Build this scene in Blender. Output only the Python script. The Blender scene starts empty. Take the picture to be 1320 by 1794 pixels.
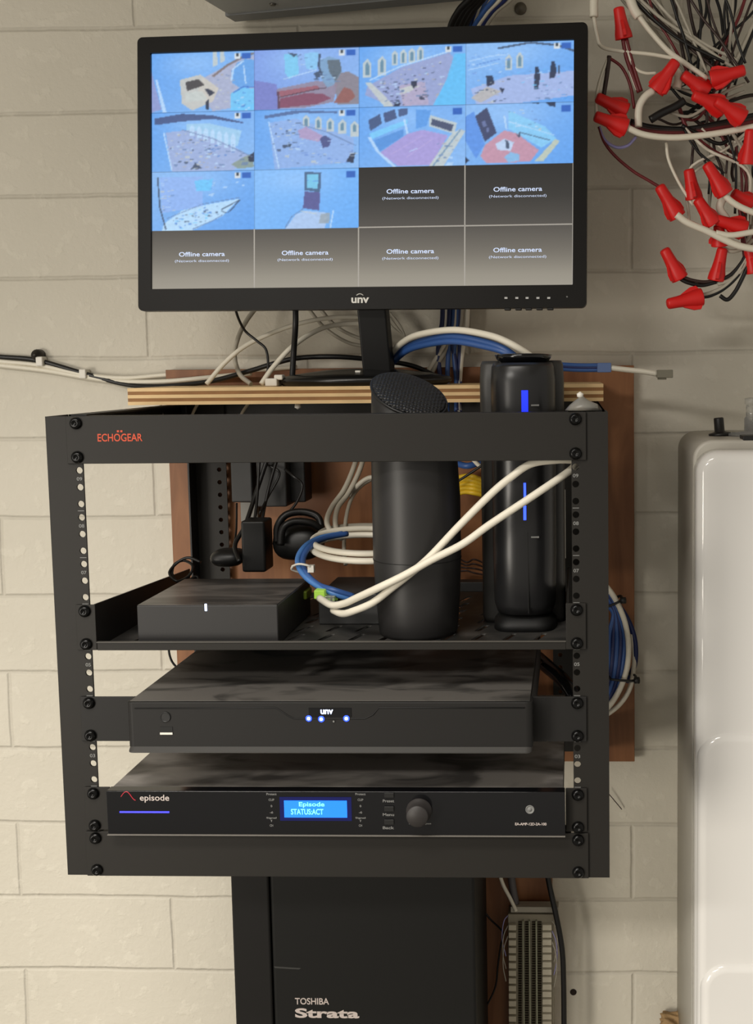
import bpy, bmesh, math, random
import numpy as np
from mathutils import Vector, Matrix
random.seed(7); rng = np.random.default_rng(7)
S = bpy.context.scene
C = S.collection

# ------------------------------------------------------------------ camera
F_, PX_, PY_ = 1961.7623, 939.1293, 822.0737
YAW, PITCH, ROLL = 0.0332, 0.0917, -0.0099
CAM = np.array([0.2299, -1.0302, 0.4867])
def basis(yaw, pitch, roll):
    cy, sy, cp, sp = math.cos(yaw), math.sin(yaw), math.cos(pitch), math.sin(pitch)
    f = np.array([-sy*cp, cy*cp, -sp]); r = np.array([cy, sy, 0.]); u = np.cross(r, f)
    cr, sr = math.cos(roll), math.sin(roll)
    return cr*r+sr*u, -sr*r+cr*u, f
BR, BU, BF = basis(YAW, PITCH, ROLL)
cd = bpy.data.cameras.new('camera'); cam = bpy.data.objects.new('camera', cd); C.objects.link(cam)
m = Matrix.Identity(4)
for i in range(3):
    m[i][0], m[i][1], m[i][2], m[i][3] = BR[i], BU[i], -BF[i], CAM[i]
cam.matrix_world = m
cd.sensor_fit = 'VERTICAL'; cd.sensor_height = 36.0; cd.lens = F_*36.0/1794
cd.shift_x = (660-PX_)/1794; cd.shift_y = (PY_-897)/1794
cd.clip_start = .05
S.camera = cam
S.view_settings.view_transform = 'Standard'; S.view_settings.look = 'None'
S.view_settings.gamma = 1; S.view_settings.exposure = 0; S.view_settings.use_curve_mapping = False

# ------------------------------------------------------------------ light
w = bpy.data.worlds.new('world'); S.world = w; w.use_nodes = True
w.node_tree.nodes['Background'].inputs[0].default_value = (1, .93, .82, 1)
w.node_tree.nodes['Background'].inputs[1].default_value = .44
def area(name, loc, target, sx, sy, power, col, spread=180):
    l = bpy.data.lights.new(name, 'AREA'); l.shape = 'RECTANGLE'; l.size = sx; l.size_y = sy
    l.energy = power; l.color = col; l.spread = math.radians(spread)
    o = bpy.data.objects.new(name, l); C.objects.link(o); o.location = loc
    o.rotation_euler = (Vector(target)-Vector(loc)).to_track_quat('-Z', 'Y').to_euler(); return o
area('ceiling_lamp_light', (-1.25, -2.15, 1.40), (-1.25, -2.149, 0), 1.2, .3, 60, (1, .95, .88))
area('added_overhead_light', (-.35, -.95, 1.40), (-.35, -.949, 0), .9, .3, 17, (1, .95, .88), 115)  # second overhead light, added to brighten tops and the lower wall
area('added_left_fill', (-2.0, -2.45, -.15), (.02, .38, -.5), .8, 1.1, 9, (1, .93, .82), 75)  # weak unseen fill from low left, added to lift the shade

def at(px, py, Y):
    d = BR*(px-PX_)/F_ - BU*(py-PY_)/F_ + BF
    t = (Y-CAM[1])/d[1]
    return CAM + d*t

# ------------------------------------------------------------------ materials
MATS = {}
def mat(name, col, rough=.5, metal=0., spec=.5, emit=0., noise=None, bump=None, coat=0., alpha=None, trans=0., ior=1.45):
    """col in sRGB 0..255"""
    if name in MATS: return MATS[name]
    lin = [((c/255)/12.92 if c/255 <= .04045 else ((c/255+.055)/1.055)**2.4) for c in col]
    mt = bpy.data.materials.new(name); mt.use_nodes = True
    nt = mt.node_tree; b = nt.nodes['Principled BSDF']
    b.inputs['Base Color'].default_value = (*lin, 1); b.inputs['Roughness'].default_value = rough
    b.inputs['Metallic'].default_value = metal; b.inputs['Specular IOR Level'].default_value = spec
    b.inputs['Coat Weight'].default_value = coat; b.inputs['Transmission Weight'].default_value = trans
    b.inputs['IOR'].default_value = ior
    if emit:
        b.inputs['Emission Color'].default_value = (*lin, 1); b.inputs['Emission Strength'].default_value = emit
    tc = nt.nodes.new('ShaderNodeTexCoord')
    if noise:            # (scale, amount, detail) mottled colour variation
        n = nt.nodes.new('ShaderNodeTexNoise'); n.inputs['Scale'].default_value = noise[0]; n.inputs['Detail'].default_value = 4
        nt.links.new(tc.outputs['Object'], n.inputs['Vector'])
        r = nt.nodes.new('ShaderNodeMapRange'); r.inputs[1].default_value = .3; r.inputs[2].default_value = .7
        r.inputs[3].default_value = 1-noise[1]; r.inputs[4].default_value = 1+noise[1]
        nt.links.new(n.outputs['Fac'], r.inputs[0])
        mx = nt.nodes.new('ShaderNodeVectorMath'); mx.operation = 'SCALE'; mx.inputs[0].default_value = lin
        nt.links.new(r.outputs[0], mx.inputs['Scale']); nt.links.new(mx.outputs[0], b.inputs['Base Color'])
    if bump:             # (scale, strength, distance)
        n = nt.nodes.new('ShaderNodeTexNoise'); n.inputs['Scale'].default_value = bump[0]; n.inputs['Detail'].default_value = 3
        nt.links.new(tc.outputs['Object'], n.inputs['Vector'])
        bp = nt.nodes.new('ShaderNodeBump'); bp.inputs['Strength'].default_value = bump[1]; bp.inputs['Distance'].default_value = bump[2]
        nt.links.new(n.outputs['Fac'], bp.inputs['Height']); nt.links.new(bp.outputs[0], b.inputs['Normal'])
    MATS[name] = mt; return mt

def wall_mat():
    mt = bpy.data.materials.new('painted_block'); mt.use_nodes = True; nt = mt.node_tree; N = nt.nodes; L = nt.links
    b = N['Principled BSDF']; b.inputs['Roughness'].default_value = .55; b.inputs['Specular IOR Level'].default_value = .3
    tc = N.new('ShaderNodeTexCoord'); sep = N.new('ShaderNodeSeparateXYZ'); L.new(tc.outputs['Object'], sep.inputs[0])
    # wobble the joints a little so that they look hand pointed
    nw = N.new('ShaderNodeTexNoise'); nw.inputs['Scale'].default_value = 9; nw.inputs['Detail'].default_value = 3; L.new(tc.outputs['Object'], nw.inputs['Vector'])
    wob = N.new('ShaderNodeMapRange'); wob.inputs[3].default_value = -.0035; wob.inputs[4].default_value = .0035; L.new(nw.outputs['Fac'], wob.inputs[0])
    ax = N.new('ShaderNodeMath'); ax.operation = 'ADD'; L.new(sep.outputs['X'], ax.inputs[0]); L.new(wob.outputs[0], ax.inputs[1])
    az = N.new('ShaderNodeMath'); az.operation = 'ADD'; L.new(sep.outputs['Z'], az.inputs[0]); L.new(wob.outputs[0], az.inputs[1])
    a2 = N.new('ShaderNodeMath'); a2.inputs[1].default_value = WX; L.new(ax.outputs[0], a2.inputs[0])
    a3 = N.new('ShaderNodeMath'); a3.inputs[1].default_value = WZ; L.new(az.outputs[0], a3.inputs[0])
    cmb = N.new('ShaderNodeCombineXYZ'); L.new(a2.outputs[0], cmb.inputs[0]); L.new(a3.outputs[0], cmb.inputs[1])
    br = N.new('ShaderNodeTexBrick'); br.offset = .5; br.offset_frequency = 2; br.squash = 1
    br.inputs['Scale'].default_value = 1; br.inputs['Brick Width'].default_value = .4064; br.inputs['Row Height'].default_value = .1016
    br.inputs['Mortar Size'].default_value = .0036; br.inputs['Mortar Smooth'].default_value = .9
    L.new(cmb.outputs[0], br.inputs['Vector'])
    n1 = N.new('ShaderNodeTexNoise'); n1.inputs['Scale'].default_value = 3.2; n1.inputs['Detail'].default_value = 6; L.new(tc.outputs['Object'], n1.inputs['Vector'])
    cr = N.new('ShaderNodeValToRGB'); cr.color_ramp.elements[0].position = .3; cr.color_ramp.elements[1].position = .7
    cr.color_ramp.elements[0].color = (.60, .565, .475, 1); cr.color_ramp.elements[1].color = (.68, .64, .545, 1)
    L.new(n1.outputs['Fac'], cr.inputs[0])
    # grime in joints and pin holes
    n2 = N.new('ShaderNodeTexNoise'); n2.inputs['Scale'].default_value = 45; n2.inputs['Detail'].default_value = 5; L.new(tc.outputs['Object'], n2.inputs['Vector'])
    pit = N.new('ShaderNodeMapRange'); pit.inputs[1].default_value = .44; pit.inputs[2].default_value = .36; pit.inputs[3].default_value = 1; pit.inputs[4].default_value = 0
    L.new(n2.outputs['Fac'], pit.inputs[0])
    jm = N.new('ShaderNodeMath'); jm.operation = 'MULTIPLY'; L.new(br.outputs['Fac'], jm.inputs[0]); L.new(n2.outputs['Fac'], jm.inputs[1])
    j2 = N.new('ShaderNodeMath'); j2.operation = 'MULTIPLY_ADD'; j2.inputs[1].default_value = .32; L.new(jm.outputs[0], j2.inputs[0])
    p2 = N.new('ShaderNodeMath'); p2.operation = 'MULTIPLY'; p2.inputs[1].default_value = .08; L.new(pit.outputs[0], p2.inputs[0]); L.new(p2.outputs[0], j2.inputs[2])
    mx = N.new('ShaderNodeMix'); mx.data_type = 'RGBA'; L.new(j2.outputs[0], mx.inputs[0]); L.new(cr.outputs[0], mx.inputs[6]); mx.inputs[7].default_value = (.30, .27, .215, 1)
    L.new(mx.outputs[2], b.inputs['Base Color'])
    inv = N.new('ShaderNodeMath'); inv.operation = 'SUBTRACT'; inv.inputs[0].default_value = 1; L.new(br.outputs['Fac'], inv.inputs[1])
    b1 = N.new('ShaderNodeBump'); b1.inputs['Strength'].default_value = .55; b1.inputs['Distance'].default_value = .0028; L.new(inv.outputs[0], b1.inputs['Height'])
    n3 = N.new('ShaderNodeTexNoise'); n3.inputs['Scale'].default_value = 130; n3.inputs['Detail'].default_value = 3; n3.inputs['Roughness'].default_value = .6; L.new(tc.outputs['Object'], n3.inputs['Vector'])
    b2 = N.new('ShaderNodeBump'); b2.inputs['Strength'].default_value = .3; b2.inputs['Distance'].default_value = .0022; L.new(n3.outputs['Fac'], b2.inputs['Height']); L.new(b1.outputs[0], b2.inputs['Normal'])
    b3 = N.new('ShaderNodeBump'); b3.inputs['Strength'].default_value = .3; b3.inputs['Distance'].default_value = -.001; L.new(pit.outputs[0], b3.inputs['Height']); L.new(b2.outputs[0], b3.inputs['Normal'])
    L.new(b3.outputs[0], b.inputs['Normal'])
    return mt
# brick coordinates: a horizontal joint lies at z = .9086 - k*.1016; a vertical joint of even rows at x = -.5087
WALLZ, WALLX = .9086, -.5087
WZ = -WALLZ + 40*.1016           # added to z
WX = -WALLX + 20*.4064 
# rows counted upwards from WALLZ-40 rows: row just above k=12.5 etc. must have even parity (offset applies to odd rows)
def wood_mat(name, c1, c2, sx=1, sz=1, rough=.45, vertical=True):
    mt = bpy.data.materials.new(name); mt.use_nodes = True; nt = mt.node_tree; N = nt.nodes; L = nt.links
    b = N['Principled BSDF']; b.inputs['Roughness'].default_value = rough; b.inputs['Specular IOR Level'].default_value = .35
    tc = N.new('ShaderNodeTexCoord'); mp = N.new('ShaderNodeMapping'); L.new(tc.outputs['Object'], mp.inputs[0])
    mp.inputs['Scale'].default_value = (9, 9, 1.2) if vertical else (1.2, 9, 9)
    n = N.new('ShaderNodeTexNoise'); n.inputs['Scale'].default_value = 3; n.inputs['Detail'].default_value = 7; n.inputs['Distortion'].default_value = 1.4
    L.new(mp.outputs[0], n.inputs['Vector'])
    cr = N.new('ShaderNodeValToRGB'); cr.color_ramp.elements[0].position = .35; cr.color_ramp.elements[1].position = .68
    cr.color_ramp.elements[0].color = (*c1, 1); cr.color_ramp.elements[1].color = (*c2, 1); L.new(n.outputs['Fac'], cr.inputs[0])
    L.new(cr.outputs[0], b.inputs['Base Color']); return mt
def dusty(name, base, dust, rough=.5, scale=14, lo=.42, hi=.6, stretch=(1, 1, 1)):
    """dark sheet metal; its upward faces carry a film of dust with wiped patches"""
    mt = bpy.data.materials.new(name); mt.use_nodes = True; nt = mt.node_tree; N = nt.nodes; L = nt.links
    b = N['Principled BSDF']; b.inputs['Roughness'].default_value = rough; b.inputs['Specular IOR Level'].default_value = .4
    tc = N.new('ShaderNodeTexCoord'); mp = N.new('ShaderNodeMapping'); L.new(tc.outputs['Object'], mp.inputs[0]); mp.inputs['Scale'].default_value = stretch
    n = N.new('ShaderNodeTexNoise'); n.inputs['Scale'].default_value = scale; n.inputs['Detail'].default_value = 3; n.inputs['Distortion'].default_value = .8
    L.new(mp.outputs[0], n.inputs['Vector'])
    r = N.new('ShaderNodeMapRange'); r.inputs[1].default_value = lo; r.inputs[2].default_value = hi; L.new(n.outputs['Fac'], r.inputs[0])
    mx = N.new('ShaderNodeMix'); mx.data_type = 'RGBA'; L.new(r.outputs[0], mx.inputs[0]); mx.inputs[6].default_value = (*base, 1); mx.inputs[7].default_value = (*dust, 1)
    L.new(mx.outputs[2], b.inputs['Base Color']); return mt

M_rack = mat('black_powder_coat', (34, 32, 29), .5, spec=.3, bump=(900, .12, .0004))
M_rackin = mat('black_inner_metal', (30, 29, 28), .5)
M_screw = mat('black_screw', (20, 20, 20), .22, metal=.6)
M_bezel = mat('monitor_black_plastic', (30, 29, 28), .36, spec=.12, noise=(12, .06))
M_black = mat('black_plastic', (24, 24, 24), .42)
M_blackgloss = mat('glossy_black_plastic', (14, 14, 16), .12)
M_blackdeep = mat('deep_black', (8, 8, 8), .6)
M_grey_box = mat('grey_painted_steel', (150, 152, 151), .4, noise=(6, .06))
M_white_cab = mat('white_cable_jacket', (222, 216, 200), .42)
M_grey_cab = mat('grey_cable_jacket', (170, 164, 150), .45)
M_blue_cab = mat('blue_cable_jacket', (52, 88, 150), .4)
M_lblue_cab = mat('light_blue_cable_jacket', (74, 124, 190), .4)
M_dblue_cab = mat('dark_blue_cable_jacket', (30, 42, 92), .4)
M_black_cab = mat('black_cable_jacket', (16, 15, 15), .42)
M_yellow = mat('yellow_cable_jacket', (214, 176, 40), .45)
M_red_nut = mat('red_wire_nut_plastic', (214, 30, 28), .42)
M_dred_wire = mat('dark_red_wire', (104, 30, 34), .4)
M_brown_wire = mat('brown_black_wire', (52, 36, 32), .4)
M_violet = mat('violet_wire', (150, 146, 196), .4)
M_copper = mat('brass_tinned', (160, 150, 130), .3, metal=.8)
M_metal = mat('screw_metal', (120, 116, 110), .35, metal=.9)
M_tank = mat('glossy_white_plastic', (232, 230, 226), .14, coat=.4, noise=(2, .015))
M_tank_side = mat('grey_white_plastic_flange', (184, 180, 170), .4, noise=(8, .05))
M_clear = mat('clear_plastic', (225, 225, 220), .15, trans=.75)
M_foam = mat('tan_foam', (150, 122, 84), .8, noise=(60, .2), bump=(120, .6, .003))
M_txt = mat('white_print', (190, 190, 190), .5)
M_txtgrey = mat('grey_print', (120, 120, 118), .5)
M_txtlight = mat('silver_print', (196, 184, 178), .45)
M_orange = mat('orange_print', (196, 72, 38), .5)
M_redp = mat('red_print', (190, 50, 66), .5)
M_white = mat('white_plastic', (222, 218, 208), .4)
M_board = wood_mat('varnished_plywood', (.165, .062, .022), (.29, .125, .05))
M_boardfront = wood_mat('plywood_face', (.24, .13, .06), (.36, .21, .11), vertical=False)
M_ply_light = mat('plywood_light_ply', (222, 190, 140), .6, noise=(30, .1))
M_ply_dark = mat('plywood_dark_ply', (146, 104, 62), .7, noise=(40, .15))
M_nvr = mat('nvr_black_metal', (31, 30, 29), .5, spec=.3)
M_nvr_top = dusty('nvr_dusty_top', (.04, .038, .035), (.12, .112, .102), .5, 13, .36, .50, (1, 2.4, 1))
M_amp_top = dusty('amp_dusty_top', (.08, .075, .07), (.27, .25, .23), .5, 11, .36, .54, (1, 2, 1))
M_modem_top = dusty('modem_dusty_top', (.04, .037, .035), (.12, .108, .098), .33, 9, .42, .62, (1, 4, 1))
M_modem = mat('matte_charcoal_plastic', (37, 36, 36), .5)
M_tower = mat('matte_black_tower_plastic', (36, 35, 35), .42)
M_strata = mat('strata_black_cover', (24, 24, 23), .5, spec=.25, bump=(1400, .1, .0003))
M_strataside = mat('strata_side_cover', (27, 26, 25), .5, spec=.25)
M_shelf = dusty('shelf_dusty_black', (.013, .013, .012), (.05, .047, .043), .55, 16, .4, .65)
def emis(name, col, s): return mat(name, col, .5, emit=s)
M_led_blue = emis('blue_led', (40, 70, 255), 3.0)
M_led_white = emis('white_blue_led', (200, 215, 255), 4.0)
M_led_strip = emis('deep_blue_led', (20, 40, 255), 1.6)
M_lcd = emis('lcd_backlight', (22, 112, 236), .95)
M_lcdtext = emis('lcd_text', (120, 240, 255), 1.1)
M_led_green = emis('green_led', (150, 190, 70), .35)

# ------------------------------------------------------------------ helpers
def tag(o, label=None, cat=None, group=None, kind=None):
    if label: o['label'] = label
    if cat: o['category'] = cat
    if group: o['group'] = group
    if kind: o['kind'] = kind
    return o
def empty(name, loc=(0, 0, 0), label=None, cat=None, group=None):
    o = bpy.data.objects.new(name, None); C.objects.link(o); o.location = loc; o.empty_display_size = .02
    return tag(o, label, cat, group)
class MB:
    def __init__(s): s.v = []; s.f = []; s.sm = []
    def add(s, vs, fs, smooth=False):
        b = len(s.v); s.v += [tuple(map(float, v)) for v in vs]
        for f in fs: s.f.append([b+i for i in f]); s.sm.append(smooth)
        return s
    def box(s, x0, x1, y0, y1, z0, z1):
        x0, x1 = sorted((x0, x1)); y0, y1 = sorted((y0, y1)); z0, z1 = sorted((z0, z1))
        return s.add([(x, y, z) for z in (z0, z1) for y in (y0, y1) for x in (x0, x1)],
                     [(0, 2, 3, 1), (4, 5, 7, 6), (0, 1, 5, 4), (2, 6, 7, 3), (0, 4, 6, 2), (1, 3, 7, 5)])
    def tube(s, pts, r, n=10, sub=6, smooth=True, spline=True):
        P = [np.array(p, float) for p in pts]
        if spline and len(P) > 2:
            Q = [2*P[0]-P[1]]+P+[2*P[-1]-P[-2]]; out = []
            for i in range(1, len(Q)-2):
                for k in range(sub):
                    t = k/sub; a, b_, c, d = Q[i-1], Q[i], Q[i+1], Q[i+2]
                    out.append(.5*((2*b_)+(-a+c)*t+(2*a-5*b_+4*c-d)*t*t+(-a+3*b_-3*c+d)*t**3))
            out.append(P[-1]); P = out
        rs = r if hasattr(r, '__len__') else [r]*len(P)
        vs = []; T0 = None; nrm = None
        for i, p in enumerate(P):
            T = P[min(i+1, len(P)-1)]-P[max(i-1, 0)]; T = T/(np.linalg.norm(T)+1e-12)
            if nrm is None:
                a = np.array([0, 0, 1.]) if abs(T[2]) < .9 else np.array([1., 0, 0]); nrm = np.cross(T, a)
            nrm = nrm-T*np.dot(nrm, T); nrm /= np.linalg.norm(nrm)+1e-12; bi = np.cross(T, nrm)
            for k in range(n):
                an = 2*math.pi*k/n; vs.append(p+(nrm*math.cos(an)+bi*math.sin(an))*rs[i])
        fs = [(i*n+k, i*n+(k+1) % n, (i+1)*n+(k+1) % n, (i+1)*n+k) for i in range(len(P)-1) for k in range(n)]
        s.add(vs, fs, smooth)
        b = len(s.v)-len(vs)
        s.f.append([b+k for k in range(n)][::-1]); s.sm.append(False)
        s.f.append([b+(len(P)-1)*n+k for k in range(n)]); s.sm.append(False); return s
    def loft(s, rings, smooth=True, cap=True):
        n = len(rings[0]); vs = [p for r in rings for p in r]
        fs = [(i*n+k, i*n+(k+1) % n, (i+1)*n+(k+1) % n, (i+1)*n+k) for i in range(len(rings)-1) for k in range(n)]
        b = len(s.v); s.add(vs, fs, smooth)
        if cap:
            s.f.append([b+k for k in range(n)][::-1]); s.sm.append(False)
            s.f.append([b+(len(rings)-1)*n+k for k in range(n)]); s.sm.append(False)
        return s
    def lathe(s, prof, o=(0, 0, 0), axis=(0, 0, 1), n=32, sx=1., smooth=True):
        """prof = [(radius, height)...] around axis starting at o"""
        A = Vector(axis).normalized(); q = Vector((0, 0, 1)).rotation_difference(A).to_matrix(); O = Vector(o)
        return s.loft([[O+q @ Vector((r*sx*math.cos(2*math.pi*k/n), r*math.sin(2*math.pi*k/n), h)) for k in range(n)] for r, h in prof], smooth)
    def prism_xz(s, poly, y0, y1):
        n = len(poly); vs = [(x, y0, z) for x, z in poly]+[(x, y1, z) for x, z in poly]
        return s.add(vs, [list(range(n)), list(range(2*n-1, n-1, -1))]+[(i, n+i, n+(i+1) % n, (i+1) % n) for i in range(n)])
    def build(s, name, material, parent=None, bevel=0., seg=2, smooth=False):
        me = bpy.data.meshes.new(name); me.from_pydata(s.v, [], s.f); me.update()
        for p, q in zip(me.polygons, s.sm): p.use_smooth = q
        bm = bmesh.new(); bm.from_mesh(me); bmesh.ops.recalc_face_normals(bm, faces=bm.faces); bm.to_mesh(me); bm.free()
        me.materials.append(material)
        o = bpy.data.objects.new(name, me); C.objects.link(o)
        if parent: o.parent = parent
        if bevel:
            b = o.modifiers.new('bevel', 'BEVEL'); b.width = bevel; b.segments = seg; b.limit_method = 'ANGLE'; b.angle_limit = .6; b.harden_normals = True
            if hasattr(me, 'shade_smooth') and smooth: me.shade_smooth()
        return o
def to_mesh(cu, name, material, parent, mtx):
    tmp = bpy.data.objects.new('tmp', cu); C.objects.link(tmp)
    dg = bpy.context.evaluated_depsgraph_get(); dg.update()
    me = bpy.data.meshes.new_from_object(tmp.evaluated_get(dg)); bpy.data.objects.remove(tmp); bpy.data.curves.remove(cu)
    me.transform(mtx); me.name = name; me.materials.clear(); me.materials.append(material)
    o = bpy.data.objects.new(name, me); C.objects.link(o)
    if parent: o.parent = parent
    return o
XZ = Matrix.Rotation(math.pi/2, 4, 'X')    # local xy plane -> world xz plane, facing -Y
def plate(name, outline, holes, thick, mtx, material, parent):
    """flat sheet in local xy with holes, each hole a polygon"""
    cu = bpy.data.curves.new('plate', 'CURVE'); cu.dimensions = '2D'; cu.fill_mode = 'BOTH'; cu.extrude = thick/2
    for pl in [outline]+holes:
        sp = cu.splines.new('POLY'); sp.points.add(len(pl)-1); sp.use_cyclic_u = True
        for i, (x, y) in enumerate(pl): sp.points[i].co = (x, y, 0, 1)
    return to_mesh(cu, name, material, parent, mtx)
def circ(x, y, r, n=12): return [(x+r*math.cos(2*math.pi*k/n), y+r*math.sin(2*math.pi*k/n)) for k in range(n)]
def text_mesh(s, name, material, parent, mtx, width, height, bold=0., depth=.00015):
    """lettering filling width x height, centred on the matrix origin, facing its local +Z"""
    cu = bpy.data.curves.new('t', 'FONT'); cu.body = s; cu.size = 1; cu.offset = bold; cu.extrude = 0; cu.resolution_u = 4
    o = to_mesh(cu, name, material, parent, Matrix.Identity(4)); me = o.data
    co = np.array([v.co for v in me.vertices]); lo, hi = co.min(0), co.max(0)
    sx, sy = width/(hi[0]-lo[0]), height/(hi[1]-lo[1])
    me.transform(mtx @ Matrix.Diagonal((sx, sy, 1, 1)) @ Matrix.Translation((-(lo[0]+hi[0])/2, -(lo[1]+hi[1])/2, 0)))
    return o
def T(x, y, z): return Matrix.Translation((x, y, z)) @ XZ
def ptext(s, name, material, parent, px0, py0, px1, py1, Y, bold=0.):
    a = at(px0, py0, Y); b = at(px1, py1, Y)
    return text_mesh(s, name, material, parent, T((a[0]+b[0])/2, Y-.0003, (a[2]+b[2])/2), abs(b[0]-a[0]), abs(a[2]-b[2]), bold)
def cable(name, label, cat, pts, r, material, group=None, Y=None, n=10, sub=7):
    P = [at(q[0], q[1], q[2] if len(q) > 2 else Y) for q in pts]
    o = MB().tube(P, r, n=n, sub=sub).build(name, material)
    return tag(o, label, cat, group)

# ------------------------------------------------------------------ the room
FZ, CZ = -1.2, 1.45
def wall_obj():
    mt = wall_mat()
    o = MB().box(-2.2, 1.6, .38, .48, FZ, CZ).build('wall_back', mt); o['kind'] = 'structure'
wall_obj()
fl = MB().box(-2.2, 1.6, -2.8, .38, FZ-.1, FZ).build('floor', mat('grey_concrete_floor', (120, 116, 108), .7, noise=(4, .15))); fl['kind'] = 'structure'
ce = MB().box(-2.2, 1.6, -2.8, .48, CZ, CZ+.1).build('ceiling', mat('white_ceiling_paint', (190, 184, 170), .8)); ce['kind'] = 'structure'

# ------------------------------------------------------------------ backing boards
def pxbox(px0, px1, py0, py1, y0, y1):
    a = at(px0, py0, y0); b = at(px1, py1, y0); return a[0], b[0], y0, y1, b[2], a[2]
BY = .362
o = MB().box(-.2795, .3064, BY, .38, -.0172, .4867).build('backing_board', M_board, bevel=.0008)
tag(o, 'large brown varnished plywood board fixed to the block wall behind the rack', 'board')
a = at(968, 1540, BY)
o = MB().box(.02, a[0], BY, .38, -.62, -.10).build('backing_board', M_board, bevel=.0008)
tag(o, 'brown plywood board on the wall below the rack, carrying the punch-down block', 'board')

# ------------------------------------------------------------------ equipment rack
U = .04445
rack = empty('equipment_rack', (0, 0, 0), 'black open-frame wall-mounted equipment rack with round-holed posts', 'rack')
HT = 10*U
for sx in (-1, 1):
    hx = sx*.2325
    holes = []
    for u in range(10):
        for dz in (.00635, .02223, .0381):
            holes.append(circ(-.2325, u*U+dz, .0032))
    post = plate('front_post', [(-.2625, 0), (-.2287, 0), (-.2287, HT), (-.2625, HT)], holes, .002, Matrix.Diagonal((-sx, 1, 1, 1)) @ T(0, .001, 0), M_rack, rack)
    if sx > 0: post.data.flip_normals()
    MB().box(sx*.2625, sx*.2605, .0022, .045, 0, HT).build('post_flange', M_rack, post, bevel=.0004)
    MB().box(sx*.2435, sx*.2415, .325, .36, .01, HT).build('rear_post', M_rackin, rack)
    rp_holes = [circ(-.2125, z, .0028) for z in np.arange(.03, .44, .0158)]
    rp = plate('rear_post', [(-.2415, .0), (-.2035, .0), (-.2035, HT), (-.2415, HT)], rp_holes, .002, Matrix.Diagonal((-sx, 1, 1, 1)) @ T(0, .352, 0), M_rack, rack)
    # top and bottom side rails
    MB().box(sx*.2605, sx*.2585, .045, .361, .405, HT).box(sx*.2605, sx*.243, .045, .361, HT-.002, HT).build('side_rail', M_rackin, rack)
    MB().box(sx*.2605, sx*.2585, .045, .361, 0, .04).box(sx*.2605, sx*.243, .045, .361, 0, .002).build('side_rail', M_rackin, rack)
    # unit numbers stencilled beside the holes
    for u in range(1, 9):
        if u in (2, 4, 5) and False: continue
        text_mesh('%02d' % (u+1 if False else u+1), 'unit_number', M_txtgrey, post, T(hx, -.0004, u*U+.0302), .0052, .0034, .02)
        MB().box(hx-.003, hx+.003, -.0004, 0, u*U-.0003, u*U+.0003).build('unit_tick', M_txtgrey, post)
    for z in (438.15, 406.4, 260.35, 228.6, 171.45, 139.7, 82.55, 50.8, 38.1, 6.35):
        yb = -.0024 if z > 400 or z < 40 else -.0026
        z /= 1000
        sc = MB().lathe([(.0058, 0), (.0058, .0006), (.0052, .0022), (.0038, .0034), (.0022, .0038), (.0018, .0030), (.0002, .0028)], (hx, yb, z), (0, -1, 0), 20).build('screw', M_screw, rack)
def crossbar(z0, nm):
    o = MB().box(-.2425, .2425, -.0022, -.0002, z0, z0+U).box(-.2260, .2260, -.0002, .018, z0+U-.002, z0+U).box(-.2260, .2260, -.0002, .018, z0, z0+.002)
    return o.build(nm, M_rack, rack, bevel=.0006)
cb = crossbar(HT-U, 'crossbar'); crossbar(0, 'crossbar')
MB().box(-.2605, .2605, .355, .3615, .40, .4475).build('rear_crossbar', M_rackin, rack)
MB().box(-.2605, .2605, .355, .3615, 0, .045).build('rear_crossbar', M_rackin, rack)
ptext('ECHOGEAR', 'brand_lettering', M_orange, cb, 171, 760, 250, 773, -.0022, .012)
for dx in (-3, 3): 
    q = at(210+dx, 755.5, -.0022); MB().box(q[0]-.001, q[0]+.001, -.0026, -.0022, q[2]-.0009, q[2]+.0009).build('letter_accent', M_orange, cb)

# ------------------------------------------------------------------ rack shelf
sh = empty('rack_shelf', (0, 0, .2222), 'black vented cantilever tray shelf bolted across the upper rack', 'shelf')
def rel(o, parent):
    o.parent = parent; o.matrix_parent_inverse = parent.matrix_world.inverted(); return o
bpy.context.view_layer.update()
slots = []
for r_ in range(6):
    for c in range(14):
        x = -.2+c*.03; y = .03+r_*.036
        slots.append([(x, y), (x+.006, y), (x+.014, y+.026), (x+.008, y+.026)])
rel(plate('tray_floor', [(-.2245, .0), (.2245, .0), (.2245, .262), (-.2245, .262)], slots, .0015, Matrix.Translation((0, 0, .2231)), M_shelf, sh), sh)
rel(MB().box(-.2225, .2225, -.002, 0, .2222, .2302).build('front_lip', M_rack, sh, bevel=.0006), sh)
rel(MB().box(-.2225, .2225, -.0032, .0005, .2300, .2307).build('lip_edge_highlight', mat('painted_lip_highlight', (84, 81, 76), .5), sh), sh)  # pale strip painting the light caught along the top of the lip
for sx in (-1, 1):
    x0 = sx*.2245; x1 = sx*.2230
    pr = [(x0, 0, .2225), (x1, 0, .2225), (x1, .262, .2225), (x0, .262, .2225), (x0, 0, .2665), (x1, 0, .2665), (x1, .262, .2525), (x0, .262, .2525)]
    rel(MB().add(pr, [(0, 1, 2, 3), (4, 5, 6, 7), (0, 1, 5, 4), (2, 3, 7, 6), (0, 3, 7, 4), (1, 2, 6, 5)]).build('side_wall', M_rackin, sh), sh)
    rel(MB().box(sx*.2225, sx*.2413, -.0024, -.0004, .2226, .2664).build('mounting_ear', M_rack, sh, bevel=.0005), sh)

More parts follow.
